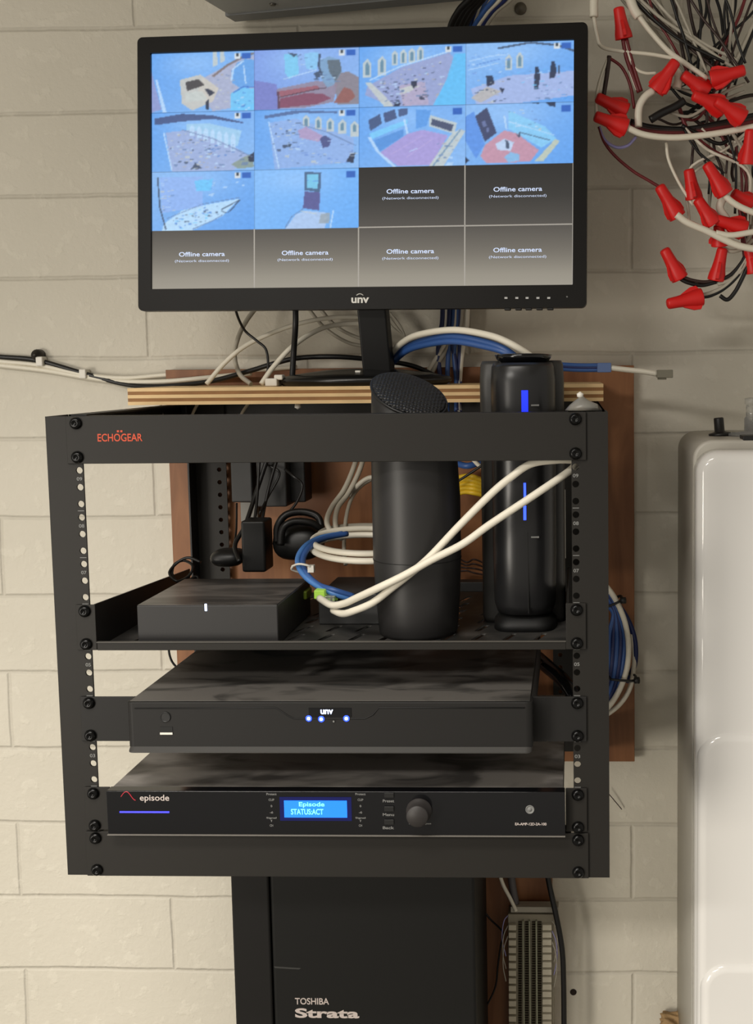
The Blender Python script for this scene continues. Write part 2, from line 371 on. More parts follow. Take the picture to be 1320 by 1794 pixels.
# ------------------------------------------------------------------ video recorder
FY = -.028
nvr = empty('video_recorder', (0, 0, .1337), 'black network video recorder with blue status lights in the lower middle of the rack', 'recorder'); bpy.context.view_layer.update()
def P(o): return o
nx0, nx1 = -.1865, .1915
b = MB().box(nx0+.001, nx1-.001, FY+.01, .27, .1345, .1790).build('body', M_nvr, nvr, bevel=.002); rel(b, nvr)
t_ = MB().box(nx0+.0025, nx1-.0025, FY+.0035, .268, .1795, .1803).build('top_cover', M_nvr_top, nvr, bevel=.0003); rel(t_, nvr)
# front fascia: rounded ends, groove line dipping under the status lights
def fascia(x0, x1, z0, z1, yf, yb, r):
    pl = []
    for k in range(7):
        a = math.pi/2*k/6; pl.append((x0+r-r*math.sin(a), yf+r-r*math.cos(a)))
    pl = pl+[(x0, yb), (x1, yb)]+[(x1-r+r*math.cos(math.pi/2*k/6), yf+r-r*math.sin(math.pi/2*k/6)) for k in range(7)]
    return MB().loft([[(x, y, z) for x, y in pl] for z in (z0, z1)], smooth=False)
f1 = fascia(nx0, nx1, .1362, .1800, FY, FY+.02, .006).build('front_fascia', M_nvr, nvr, bevel=.001); rel(f1, nvr)
def lipring(yf, z): return [(nx0+.001, FY+.02, z)]+[(nx0+.001+.006-.006*math.sin(a), yf+.006-.006*math.cos(a), z) for a in [math.pi/2*(1-k/6) for k in range(7)]]+[(nx1-.007+.006*math.sin(a), yf+.006-.006*math.cos(a), z) for a in [math.pi/2*k/6 for k in range(7)]]+[(nx1-.001, FY+.02, z)]
f2 = MB().loft([lipring(FY-.0045, .1332), lipring(FY-.0045, .1342), lipring(FY-.0002, .1378)], smooth=False).build('bottom_lip', mat('grey_black_lip', (58, 57, 55), .45), nvr); rel(f2, nvr)
gl = [(236, 1241), (484, 1240), (505, 1254), (516, 1259), (640, 1259), (654, 1252), (664, 1240), (920, 1240)]
rel(MB().tube([at(x, y, FY-.0002) for x, y in gl], .0006, n=6, spline=False).build('groove_line', M_blackdeep, nvr), nvr)
a = at(541, 1240, FY); b_ = at(616, 1256, FY)
rel(MB().box(a[0], b_[0], FY-.0006, FY, b_[2], a[2]).build('status_window', M_blackgloss, nvr), nvr)
for px, py in ((541, 1259), (563, 1260), (607, 1259)):
    q = at(px, py, FY-.001); rel(MB().lathe([(.0016, 0), (.0012, .0006), (.0002, .0008)], q, (0, -1, 0), 10).build('status_light', M_led_white, nvr), nvr)
    rel(MB().lathe([(.0030, 0), (.0028, .0001)], q+np.array([0, .0004, 0]), (0, -1, 0), 14).build('light_ring', M_led_blue, nvr), nvr)
q = at(585, 1264, FY-.001); rel(MB().lathe([(.0010, 0), (.0008, .0004)], q, (0, -1, 0), 10).build('status_light', M_txtgrey, nvr), nvr)
rel(ptext('unv', 'brand_lettering', M_led_white, nvr, 562, 1243, 584, 1251, FY-.0008, .02), nvr)
q = at(290, 1256, FY); rel(MB().lathe([(.005, 0), (.005, .0008), (.0042, .001), (.004, .0004)], q, (0, -1, 0), 20).build('power_button', M_black, nvr), nvr)
a = at(281, 1273, FY); b_ = at(303, 1286, FY)
us = MB().box(a[0], b_[0], FY-.0004, FY+.001, b_[2], a[2]).build('usb_port', M_blackdeep, nvr); rel(us, nvr)
a = at(281, 1283, FY); b_ = at(303, 1286.5, FY)
rel(MB().box(a[0], b_[0], FY-.001, FY, b_[2], a[2]).build('port_tongue', M_white, nvr), nvr)
for x0, x1 in ((-.2413, nx0+.004), (nx1-.004, .2413)):
    rel(MB().box(x0, x1, -.0024, -.0004, .1340, .1774).build('mounting_ear', M_nvr, nvr, bevel=.0005), nvr)

# flat black box lying on the recorder, under the shelf
o = MB().box(-.158, .02, .17, .262, .1797, .2045).build('flat_black_box', M_black, bevel=.003)
tag(o, 'flat black box lying on top of the video recorder under the shelf', 'device')

# ------------------------------------------------------------------ amplifier
AY = -.012
amp = empty('power_amplifier', (0, 0, .0447), 'black audio amplifier with blue text display and round knob at the bottom of the rack', 'amplifier'); bpy.context.view_layer.update()
ax0, ax1 = -.2160, .2205
rel(MB().box(ax0+.002, ax1-.002, 0, .30, .0475, .0880).build('body', M_nvr, amp, bevel=.0008), amp)
rel(MB().box(ax0+.002, ax1-.002, .001, .30, .0880, .0884).build('top_cover', M_amp_top, amp), amp)
rel(MB().box(ax0, ax1, AY, 0, .0463, .0888).build('front_panel', M_blackgloss, amp, bevel=.0008), amp)
for x0, x1 in ((-.2413, ax0-.0006), (ax1+.0006, .2413)):
    rel(MB().box(x0, x1, -.0024, -.0004, .0462, .0886).build('mounting_ear', M_rack, amp, bevel=.0005), amp)
rel(MB().box(ax0, ax1, AY-.0016, AY+.001, .0456, .0463).build('lower_edge_highlight', mat('painted_edge_highlight', (120, 116, 110), .4), amp), amp)  # added pale strip, stands in for the lit edge line below the panel
# logo: a red wave and the word, blue light line
wv = []
for k in range(25):
    t = k/24; x = 212+26*t; y = 1396-(9*math.sin(math.pi*min(1, t/.72)) if t < .72 else -6*math.sin(math.pi*.5*(t-.72)/.28)) - (0)
    wv.append(at(x, y, AY-.0002))
rel(MB().tube(wv, .0004, n=6, spline=False).build('wave_logo', M_redp, amp), amp)
rel(ptext('episode', 'brand_lettering', M_txtlight, amp, 245, 1392, 297, 1406, AY, .01), amp)
a = at(210, 1421, AY); b_ = at(297, 1424, AY)
rel(MB().box(a[0], b_[0], AY-.0006, AY, b_[2], a[2]).build('light_line', emis('blue_line_light', (60, 60, 235), 1.3), amp), amp)
a = at(498, 1402, AY); b_ = at(609, 1432, AY)
lcd = MB().box(a[0], b_[0], AY-.0008, AY, b_[2], a[2]).build('text_display', M_lcd, amp); rel(lcd, amp)
a = at(490, 1396, AY); b_ = at(617, 1438, AY)
rel(MB().box(a[0], b_[0], AY-.0004, AY, b_[2], a[2]).build('display_window', mat('dark_blue_window', (14, 20, 84), .1), amp), amp)
rel(ptext('Episode', 'display_text', M_lcdtext, amp, 524, 1405, 569, 1415, AY-.0008, .015), amp)
rel(ptext('STATUS:ACT', 'display_text', M_lcdtext, amp, 510, 1417, 567, 1427, AY-.0008, .015), amp)
for X in (476, 632):
    for y, s in ((1391, 'Protect'), (1401, 'CLIP'), (1412, '0'), (1423, '-6'), (1433, 'Signal'), (1438, 'v'), (1446, 'CH')):
        hw = 9 if len(s) > 5 else (5 if len(s) > 2 else (3 if len(s) > 1 else 1.5))
        rel(ptext(s, 'panel_print', M_txtgrey, amp, X-hw, y-2, X+hw, y+2, AY, .02), amp)
for y, s in ((1403, 'Preset'), (1427, 'Menu'), (1450, 'Back')):
    rel(ptext(s, 'panel_print', M_txtgrey, amp, 671, y-2.5, 691, y+2.5, AY, .02), amp)
    a = at(674, y-15, AY); b_ = at(691, y-6, AY)
    rel(MB().box(a[0], b_[0], AY-.0015, AY, b_[2], a[2]).build('button', M_black, amp, bevel=.0004), amp)
q = at(735, 1420, AY)
rel(MB().lathe([(.0122, 0), (.0122, .002), (.0108, .0025), (.0104, .014), (.0096, .0152), (.0002, .0155)], q, (0, -1, 0), 36).build('volume_knob', mat('knob_rubber', (46, 43, 42), .5), amp), amp)
rel(ptext('Select / Adjust', 'panel_print', M_txtgrey, amp, 717, 1441, 756, 1445, AY, .02), amp)
q = at(929, 1418, AY)
rel(MB().lathe([(.0042, 0), (.0042, .0006), (.0036, .0008), (.0034, .0003), (.0016, .0003), (.0015, .0008), (.0002, .0008)], q, (0, -1, 0), 20).build('power_button', M_txtgrey, amp), amp)
rel(ptext('EA-AMP-12D-2A-100', 'panel_print', M_txtlight, amp, 903, 1441, 958, 1446, AY, .02), amp)

# ------------------------------------------------------------------ things on the shelf
FLZ = .2239
md = empty('modem_box', (-.13, .06, FLZ), 'flat charcoal box with one small white light, on the left of the shelf', 'modem'); bpy.context.view_layer.update()
mx0, mx1 = at(240, 1080, .012)[0], at(487, 1080, .012)[0]
rel(MB().box(mx0, mx1, .012, .145, FLZ, .2625).build('body', M_modem, md, bevel=.0012), md)
rel(MB().box(mx0+.001, mx1-.001, .013, .144, .2625, .2629).build('top_cover', M_modem_top, md), md)
a = at(359, 1058, .012); b_ = at(363, 1070, .012)
rel(MB().box(a[0], b_[0], .0114, .012, b_[2], a[2]).build('status_light', M_led_white, md), md)

# tall cylinder
def ell(cx, cy, rx, ry, z, n=48, dz=lambda x, y: 0, p=2.):
    out = []
    for k in range(n):
        a = 2*math.pi*k/n; c, s = math.cos(a), math.sin(a)
        x = math.copysign(abs(c)**(2/p), c)*rx; y = math.copysign(abs(s)**(2/p), s)*ry
        out.append((cx+x, cy+y, z+dz(x, y)))
    return out
cxx = (at(655, 960, .062)[0]+at(808, 960, .062)[0])/2; R0 = (at(808, 960, .062)[0]-at(655, 960, .062)[0])/2; cyy = .0185+R0
ct = empty('cylindrical_device', (cxx, cyy, FLZ), 'tall matte black cylinder with slanted mesh grille top, standing on the shelf', 'network device'); bpy.context.view_layer.update()
sl = lambda k: (lambda x, y: -.34*x+.46*y)     # top plane slopes down to the right
rings = [ell(cxx, cyy, R0*.86, R0*.86, FLZ), ell(cxx, cyy, R0*.9, R0*.9, FLZ+.004), ell(cxx, cyy, R0*.96, R0*.96, .262), ell(cxx, cyy, R0, R0, .300), ell(cxx, cyy, R0, R0, .36),
         ell(cxx-.001, cyy, R0*.97, R0*.97, .40), ell(cxx-.003, cyy, R0*.91, R0*.91, .428), ell(cxx-.005, cyy, R0*.84, R0*.84, at(730, 690, .062)[2]-.0015, dz=sl(.42))]
rel(MB().loft(rings).build('body', M_tower, ct), ct)
ztop = at(730, 690, .062)[2]
rr = []
for f, dz in ((.83, 0), (.80, .0015), (.70, .003), (.5, .0045), (.25, .005), (.02, .0052)):
    rr.append(ell(cxx-.005, cyy, R0*f, R0*f, ztop+dz, dz=sl(.42)))
mgr = bpy.data.materials.new('black_mesh_grille'); mgr.use_nodes = True; N = mgr.node_tree.nodes; L = mgr.node_tree.links
tc = N.new('ShaderNodeTexCoord'); vo = N.new('ShaderNodeTexVoronoi'); vo.inputs['Scale'].default_value = 320; vo.inputs['Randomness'].default_value = .2
L.new(tc.outputs['Object'], vo.inputs['Vector']); bp = N.new('ShaderNodeBump'); bp.inputs['Strength'].default_value = 1; bp.inputs['Distance'].default_value = .002
L.new(vo.outputs['Distance'], bp.inputs['Height']); N['Principled BSDF'].inputs['Base Color'].default_value = (.012, .012, .012, 1); N['Principled BSDF'].inputs['Roughness'].default_value = .45
L.new(bp.outputs[0], N['Principled BSDF'].inputs['Normal'])
g_ = MB().loft(rr).build('mesh_grille', mgr, ct); rel(g_, ct)
rim = ell(cxx-.005, cyy, R0*.84, R0*.84, ztop-.001, dz=sl(.42)); rel(MB().tube(rim+[rim[0]], .0014, n=8, spline=False).build('grille_rim', M_black, ct), ct)
rel(MB().tube([(x, y, z) for x, y, z in ell(cxx, cyy, R0*1.001, R0*1.001, .2995)]+[ell(cxx, cyy, R0*1.001, R0*1.001, .2995)[0]], .0004, n=6, spline=False).build('seam_ring', M_blackdeep, ct), ct)

# upright gateway
GX0, GX1 = at(845, 900, .12)[0], at(990, 900, .12)[0]; gc = (at(862, 900, .08)[0]+at(975, 900, .08)[0])/2
gw = empty('gateway_router', (gc, .1, FLZ), 'tall glossy black upright router with blue light strips, right end of the shelf', 'router'); bpy.context.view_layer.update()
GT = at(900, 632, .1)[2]
gcx = (GX0+GX1)/2; ghw = (GX1-GX0)/2
rel(MB().loft([ell(gcx, .135, ghw*.96, .032, FLZ, p=8), ell(gcx, .135, ghw, .034, .23, p=8), ell(gcx, .135, ghw, .034, GT-.02, p=8), ell(gcx, .135, ghw*.98, .033, GT-.004, p=8), ell(gcx, .135, ghw*.94, .03, GT, p=8)]).build('rear_housing', mat('grey_black_housing', (52, 51, 49), .45), gw), gw)
gr = (at(975, 900, .08)[0]-at(862, 900, .08)[0])/2
rel(MB().loft([ell(gc, .095, gr*.88, .032, .2405, p=2.6), ell(gc, .095, gr*.97, .036, .25, p=2.6), ell(gc, .095, gr, .038, .30, p=2.6), ell(gc, .095, gr, .038, GT-.02, p=2.6), ell(gc, .095, gr*.97, .037, GT-.006, p=2.6), ell(gc, .095, gr*.9, .034, GT-.002, p=2.6), ell(gc, .095, gr*.8, .03, GT-.006, p=2.6)]).build('front_shell', M_blackgloss if False else mat('satin_black_plastic', (30, 30, 31), .3), gw), gw)
rel(MB().loft([ell(gc, .108, gr*.7, .03, GT-.004, p=2.3), ell(gc, .108, gr*.85, .036, GT+.002, p=2.3), ell(gc, .108, gr*.9, .038, GT+.006, p=2.3), ell(gc, .108, gr*.6, .03, GT+.007, p=2.3)]).build('top_cap', M_blackgloss, gw), gw)
rel(MB().loft([ell(gc, .11, gr*1.0, .05, FLZ, p=4), ell(gc, .11, gr*.98, .048, .231, p=4), ell(gc, .11, gr*.75, .04, .2395, p=4)]).build('foot', M_blackdeep, gw), gw)
GF = .095-.038
for y0, y1, hw in ((684, 729, 6.), (846, 872, 2.2), (886, 911, 2.6)):
    a = at(920-hw, y0, GF); b_ = at(920+hw, y1, GF)
    rel(MB().box(a[0], b_[0], GF-.0006, GF+.0015, b_[2], a[2]).build('light_strip', M_led_strip if hw > 5 else emis('bright_blue_led', (50, 80, 255), 2.2), gw), gw)
for y in (710, 941):
    a = at(931, y-1.3, GF); b_ = at(945, y+1.3, GF); rel(MB().box(a[0], b_[0], GF-.0003, GF+.003, b_[2], a[2]).build('printed_mark', M_txtgrey, gw), gw)
q0, q1 = at(925, 932, GF), at(925, 1075, GF); rel(MB().box(q0[0]-.0003, q0[0]+.0003, GF-.0002, GF+.002, q1[2], q0[2]).build('seam_line', M_blackdeep, gw), gw)
# white barcode label strip on the rack's side, next to the gateway
a = at(983, 858, .15); b_ = at(992, 978, .15)
o = MB().box(a[0], b_[0], .15, .1504, b_[2], a[2]).build('label_strip', M_white); rel(o, gw)

# ------------------------------------------------------------------ plywood board on top of the rack + monitor
bd = empty('plywood_shelf_board', (0, .3, .4475), 'pale layered plywood board lying across the top of the rack under the monitor', 'board'); bpy.context.view_layer.update()
B0, B1 = .2, .361
zb, zt = .4480, .4668
nl = 5; lh = (zt-zb)/nl
lt, dk = MB(), MB()
for k in range(nl):
    (lt if k % 2 == 0 else dk).box(-.2637, .2640, B0+(.0004 if k % 2 else 0), B1, zb+k*lh, zb+(k+1)*lh)
rel(lt.build('light_veneer', M_ply_light, bd), bd); rel(dk.build('dark_veneer', M_ply_dark, bd), bd)

mon = empty('monitor', (0, 0, 0), 'wide black computer monitor on the plywood board showing a grid of camera pictures', 'monitor')
R_ = np.array([[0.99759, -0.06911, -0.00681], [0.06845, 0.99508, -0.07164], [0.01173, 0.071, 0.99741]])  # right, back, up
mo = np.array([-.0071, .2137, .5516])
mm = Matrix.Identity(4)
right = np.array([0.99759, 0.06845, 0.01173]);
# columns from the fitted pose
MR = np.array([0.99759, -0.06911, -0.00681]); MU = np.array([0.01173, 0.071, 0.99741]); MFd = np.array([0.06845, 0.99508, -0.07164])
for i in range(3): mm[i][0], mm[i][1], mm[i][2], mm[i][3] = MR[i], MFd[i], MU[i], mo[i]
mon.matrix_world = mm
MW, MH = .507, .3068
# bezel as a frame with real opening, screen set slightly back.  local: x right, y back, z up
def mlocal(px, py):      # pixel -> local coordinates on the monitor face
    d = BR*(px-PX_)/F_-BU*(py-PY_)/F_+BF; t = np.dot(mo-CAM, MFd)/np.dot(d, MFd); q = CAM+d*t-mo
    return np.dot(q, MR), np.dot(q, MU)
sc = [mlocal(*q) for q in ((264, 94), (1005, 67), (1005, 497), (264, 508))]
sx0 = (sc[0][0]+sc[3][0])/2; sx1 = (sc[1][0]+sc[2][0])/2; sz1 = (sc[0][1]+sc[1][1])/2; sz0 = (sc[2][1]+sc[3][1])/2
def rr_(x0, x1, z0, z1, r, n=5):
    o = []
    for cx, cz, a0 in ((x1-r, z1-r, 0), (x0+r, z1-r, 90), (x0+r, z0+r, 180), (x1-r, z0+r, 270)):
        for k in range(n+1):
            a = math.radians(a0+90*k/n); o.append((cx+r*math.cos(a), cz+r*math.sin(a)))
    return o
bz = plate('bezel', rr_(-MW/2, MW/2, 0, MH, .006), [rr_(sx0, sx1, sz0, sz1, .0006, 2)], .010, Matrix.Translation((0, .005, 0)) @ XZ, M_bezel, mon)
bv = bz.modifiers.new('bevel', 'BEVEL'); bv.width = .0012; bv.segments = 2; bv.limit_method = 'ANGLE'
MB().box(-MW/2+.004, MW/2-.004, .0101, .030, .004, MH-.004).build('back_shell', M_black, mon, bevel=.006)
MB().box(-.15, .15, .030, .05, .04, .24).build('rear_hump', M_black, mon, bevel=.012)

# ---- the picture on the screen: painted into a colour grid
GW, GH = 512, 296
img = np.zeros((GH, GW, 3))
yy, xx = np.mgrid[0:GH, 0:GW]; fx = (xx+.5)/GW; fy = (yy+.5)/GH
def s2l(c): c = np.asarray(c, float)/255; return np.where(c <= .04045, c/12.92, ((c+.055)/1.055)**2.4)
def poly(mask_tile, pts):
    m_ = np.zeros(mask_tile[0].shape, bool); X, Y_ = mask_tile; n = len(pts)
    for i in range(n):
        x0, y0 = pts[i]; x1, y1 = pts[(i+1) % n]
        if y0 == y1: continue
        c = ((Y_ >= min(y0, y1)) & (Y_ < max(y0, y1))) & (X < (x1-x0)*(Y_-y0)/(y1-y0)+x0); m_ ^= c
    return m_
def smooth(a, k=1):
    for _ in range(k): a = (a+np.roll(a, 1, 0)+np.roll(a, -1, 0)+np.roll(a, 1, 1)+np.roll(a, -1, 1))/5
    return a
fine = rng.random((GH, GW)); fine2 = smooth(rng.random((GH, GW)), 3); fine2 = (fine2-fine2.mean())/fine2.std()
def band(k1, k2, sh):
    a = smooth(rng.random((GH, GW)), k1); b_ = smooth(a, k2); d = a-b_; d = d+.6*np.roll(d, (sh, 2*sh), (0, 1))+.4*np.roll(d, (-sh, 2*sh), (0, 1)); return (d-d.mean())/d.std()
fine3 = band(2, 12, 1); fine4 = band(3, 14, 2)
glow = smooth(rng.random((GH, GW)), 160); glow = (glow-glow.mean())/glow.std()
LB, MBl, DB, CY, WH, PK, TAN, BK, RD, GRN = (142, 186, 240), (96, 158, 236), (66, 96, 160), (110, 200, 250), (196, 222, 250), (190, 160, 205), (186, 172, 158), (36, 34, 48), (140, 74, 84), (120, 150, 120)
def stroke(col, pts, w):
    out = []
    for (x0, y0), (x1, y1) in zip(pts[:-1], pts[1:]):
        dx_, dy_ = x1-x0, y1-y0; l_ = math.hypot(dx_, dy_)+1e-9; nx, ny = -dy_/l_*w/2, dx_/l_*w/2
        out.append((col, [(x0+nx, y0+ny), (x1+nx, y1+ny), (x1-nx, y1-ny), (x0-nx, y0-ny)]))
    return out
def clutter(n, area_, cols, s0=.012, s1=.034, seed=0):
    """small tilted furniture-like patches and short dark edges scattered in a quadrilateral"""
    q = random.Random(seed); (ax, ay), (bx_, by_), (cx_, cy_), (dx_, dy_) = area_; out = []
    for _ in range(n):
        u, v = q.random(), q.random()
        x = (ax*(1-u)+bx_*u)*(1-v)+(dx_*(1-u)+cx_*u)*v; y = (ay*(1-u)+by_*u)*(1-v)+(dy_*(1-u)+cy_*u)*v
        k = s0+(s1-s0)*v*q.random()+s0*q.random()*.5; c_ = q.choice(cols); sh_ = q.uniform(-.6, .6); a = k*q.uniform(.8, 1.8); h = k*q.uniform(.5, 1.5)
        if q.random() < .35: out += stroke(c_, [(x, y), (x+a*1.6, y+sh_*a)], .007)
        else: out.append((c_, [(x, y), (x+a, y+sh_*k*.6), (x+a+sh_*k, y+h), (x+sh_*k, y+h*.9)]))
    return out
def tile(c, r, base0, base1, shapes, speck=(), badge=True):
    xa, xb, ya, yb = c*GW//4, (c+1)*GW//4, r*GH//4, (r+1)*GH//4
    X = (fx[ya:yb, xa:xb]-c/4)*4; Y_ = (fy[ya:yb, xa:xb]-r/4)*4
    g = np.clip(.6*X+.4*Y_, 0, 1)[..., None]
    t = np.array(base0)*(1-g)+np.array(base1)*g
    hot = np.exp(-((X-.42)**2/.10+(Y_-.18)**2/.05))[..., None]; t = t+(np.array((168, 206, 252))-t)*.5*hot
    for col, pts in shapes:
        m_ = poly((X, Y_), pts)[..., None]*.88; t = t*(1-m_)+np.array(col)*m_
    for n, ar, cols in speck:
        for col, pts in clutter(n, ar, cols, seed=n+7*c+31*r):
            m_ = poly((X, Y_), pts)[..., None]*.72; t = t*(1-m_)+np.array(col)*m_
    if badge:
        t[(X > .81) & (X < .87) & (Y_ > .04) & (Y_ < .14)] = (225, 225, 225); t[(X > .83) & (X < .85) & (Y_ > .04) & (Y_ < .10)] = (60, 60, 60)
        t[(X > .88) & (X < .97) & (Y_ > .04) & (Y_ < .13)] = (48, 90, 180)
    else: t[(X > .88) & (X < .97) & (Y_ > .06) & (Y_ < .16)] = (48, 90, 180)
    p_ = np.pad(t, ((1, 1), (1, 1), (0, 0)), 'edge'); t = t*.4+.15*(p_[:-2, 1:-1]+p_[2:, 1:-1]+p_[1:-1, :-2]+p_[1:-1, 2:])
    t = t*(1+.012*fine3[ya:yb, xa:xb, None]); t = t*.86+np.array((150, 205, 255))*.14; img[ya:yb, xa:xb] = t
    img[ya:ya+1, xa:xb] *= .8; img[ya:yb, xa:xa+1] *= .85
def arch(x, y, w, h): return [(x-w/2, y+h), (x-w/2, y+h*.25), (x, y), (x+w/2, y+h*.25), (x+w/2, y+h)]
SL = (60, 66, 84); MID = (104, 124, 164); CRM = (206, 206, 196)
tile(0, 0, MBl, LB, [((150, 150, 200), [(0, .3), (.1, .95), (0, 1)]), (WH, [(.04, .45), (.06, .45), (.15, 1), (.11, 1)]), ((182, 176, 196), [(.5, .45), (.78, .2), (1, .08), (1, .9), (.6, 1), (.45, .7)]),
     (CRM, [(.60, .0), (.64, .0), (.65, .22), (.60, .26)]), (CRM, [(.67, .0), (.71, .0), (.72, .16), (.67, .2)]), ((214, 200, 180), [(.28, .46), (.48, .38), (.66, .62), (.6, .84), (.4, .98), (.30, .86)]), ((58, 46, 42), [(.335, .5), (.46, .455), (.52, .56), (.35, .65)]), (BK, [(.52, .62), (.57, .63), (.62, .69), (.57, .75)]),
     (CRM, [(.33, .68), (.5, .66), (.55, .8), (.34, .84)]), (BK, [(.53, .84), (.56, .8), (.56, .98), (.53, .96)]), ((96, 160, 232), [(.78, .34), (.84, .2), (.92, .14), (1, .16), (1, .62), (.88, .64), (.79, .54)]), (CY, [(.77, .72), (.86, .62), (1, .64), (1, 1), (.77, 1)])]
     +stroke((128, 104, 96), [(.6, .42), (.74, .24), (.9, .1), (1, .05)], .03)+stroke(WH, [(.78, .5), (.8, .3), (.9, .17)], .02)+stroke(WH, [(.9, .25), (.92, .55)], .014)+stroke((60, 100, 190), [(.8, .7), (.9, .6), (1, .62)], .016), [(14, [(.62, .4), (.78, .3), (.78, .9), (.6, .95)], (MID, CRM, TAN)), (18, [(.8, .66), (1, .66), (1, .98), (.8, .98)], (WH, (70, 120, 200), CY))])
tile(1, 0, (126, 150, 224), LB, [((122, 120, 190), [(0, .5), (.22, .58), (.24, 1), (0, 1)]), ((140, 120, 120), [(.76, .45), (.9, .4), (1, .5), (1, .95), (.8, .95)]), ((126, 206, 240), [(.29, .08), (.42, .1), (.43, .42), (.34, .5), (.3, .4)]), ((140, 200, 240), [(.48, .08), (.62, .06), (.6, .36), (.5, .34)]), ((150, 126, 140), [(.22, .66), (.6, .54), (.8, .6), (.76, .9), (.5, .98), (.24, .98)]),
     ((132, 62, 80), [(.25, .82), (.5, .74), (.66, .76), (.74, .84), (.6, .93), (.25, .98)]), ((160, 84, 92), [(.23, .70), (.6, .62), (.64, .67), (.26, .8)]), ((126, 158, 190), [(.63, .2), (.72, .14), (.82, .2), (.84, .4), (.76, .62), (.7, .66), (.64, .5)]), ((92, 96, 100), [(.7, .2), (.82, .2), (.84, .38), (.78, .56), (.72, .4)]), (SL, [(.33, .06), (.42, .09), (.38, .14)]), (SL, [(.57, .42), (.62, .38), (.66, .46), (.6, .5)]), ((150, 84, 72), [(.76, .92), (.86, .66), (.93, .7), (.97, .82), (.9, .92)])]
     +stroke(SL, [(.63, .1), (.62, .3), (.66, .5)], .02)+stroke((90, 50, 60), [(.23, .7), (.24, .98)], .02)+stroke(WH, [(.28, .5), (.6, .36)], .014)+stroke((70, 40, 50), [(.24, .8), (.6, .68), (.7, .66)], .014), [(26, [(.4, .08), (.66, .08), (.8, .6), (.5, .5)], (WH, MID, SL))])
wins = lambda x0, y0, n, dx_, dy_, w_, h_, k: sum([[(CRM, arch(x0+dx_*i, y0+dy_*i, w_*(1+k*i), h_*(1+k*i))), ((92, 128, 150), arch(x0+dx_*i, y0+.05+dy_*i, w_*.45*(1+k*i), h_*.7))] for i in range(n)], [])
tile(2, 0, MBl, LB, [((160, 160, 200), [(.08, .66), (.4, .36), (.85, .14), (.92, .3), (.7, 1), (.3, 1), (.06, .8)]), ((96, 192, 246), [(.9, .16), (1, .16), (1, 1), (.7, 1), (.82, .6)]), ((186, 166, 190), [(.38, .66), (.62, .6), (.66, .98), (.42, 1)]), (CRM, [(.06, .6), (.12, .6), (.34, 1), (.24, 1)])]+wins(.08, .2, 2, .14, -.04, .08, .32, 0)+wins(.34, .08, 4, .08, -.02, .06, .24, 0)
     +stroke(WH, [(.1, .56), (.4, .34), (.85, .12)], .02)+[(BK, [(.49, .6), (.55, .6), (.55, .7), (.5, .72)]), (CRM, [(.38, .72), (.5, .66), (.52, .74), (.42, .8)]), (BK, [(.34, .94), (.4, .94), (.38, 1), (.33, 1)])], [(90, [(.12, .55), (.85, .18), (.74, .9), (.3, .95)], (SL, WH, TAN, BK, MID, CRM)), (30, [(.2, .7), (.34, .6), (.4, .98), (.28, .98)], (BK, WH, MID))])
tile(3, 0, LB, MBl, [((176, 184, 226), [(.05, .75), (.4, .55), (1, .5), (1, .9), (.5, 1), (.1, 1)]), ((190, 178, 168), [(.05, .9), (.2, .72), (.34, .8), (.14, .98)]), (BK, [(.19, .54), (.25, .54), (.27, .68), (.2, .72)]), (BK, [(.31, .74), (.36, .76), (.34, .84)]), (BK, [(.64, .42), (.67, .42), (.69, .56), (.67, .78), (.63, .78)]),
     (BK, [(.79, .34), (.82, .34), (.84, .5), (.82, .6), (.77, .62)]), (SL, [(.85, .4), (.87, .4), (.87, .54), (.85, .54)])]+wins(.4, .2, 2, .1, -.03, .06, .26, 0)+stroke(SL, [(.3, .1), (.6, .02), (.85, .08), (1, .18)], .03)+stroke(WH, [(.02, .3), (.24, .22), (.4, .2)], .012)+stroke(WH, [(.02, .44), (.3, .34)], .012)+stroke((80, 120, 200), [(.1, .36), (.35, .26)], .01), [(40, [(.4, .5), (1, .4), (1, .95), (.5, .95)], (MID, WH, CY, (80, 150, 230))), (26, [(.05, .6), (.4, .6), (.4, .95), (.1, .98)], (TAN, CRM, SL)), (24, [(.02, .2), (.4, .16), (.4, .5), (.02, .56)], (WH, (110, 150, 220)))])
tile(0, 1, MBl, LB, [((64, 70, 110), [(.03, .1), (.03, .21), (.3, .16), (.6, .13), (.9, .22), (.9, .2), (.6, .07), (.3, .03)]), ((170, 210, 236), [(.34, .2), (.56, .2), (.88, .34), (.84, .6), (.6, .5), (.34, .34)]), ((168, 176, 214), [(.14, .34), (.4, .3), (.8, .6), (1, .8), (.8, 1), (.2, 1)]), (SL, [(.38, .98), (.43, .86), (.5, .96)]), ((140, 150, 130), [(.78, .9), (.9, .78), (.97, .74), (1, .95), (.85, .98)]), (BK, [(.94, .78), (1, .7), (1, .86), (.95, .86)])]
     +sum([[(WH, arch(.4+.066*i, .22+.025*i, .045, .18+.02*i))] for i in range(7)], [])+stroke(MID, [(.3, .3), (.6, .46), (.98, .78)], .012)+stroke(WH, [(.12, .34), (.2, .98)], .014), [(80, [(.15, .34), (.5, .36), (.7, .95), (.22, .96)], (TAN, WH, SL, MID, CRM)), (34, [(.4, .4), (.85, .6), (.95, .9), (.5, .7)], (WH, MID, (90, 130, 200)))])
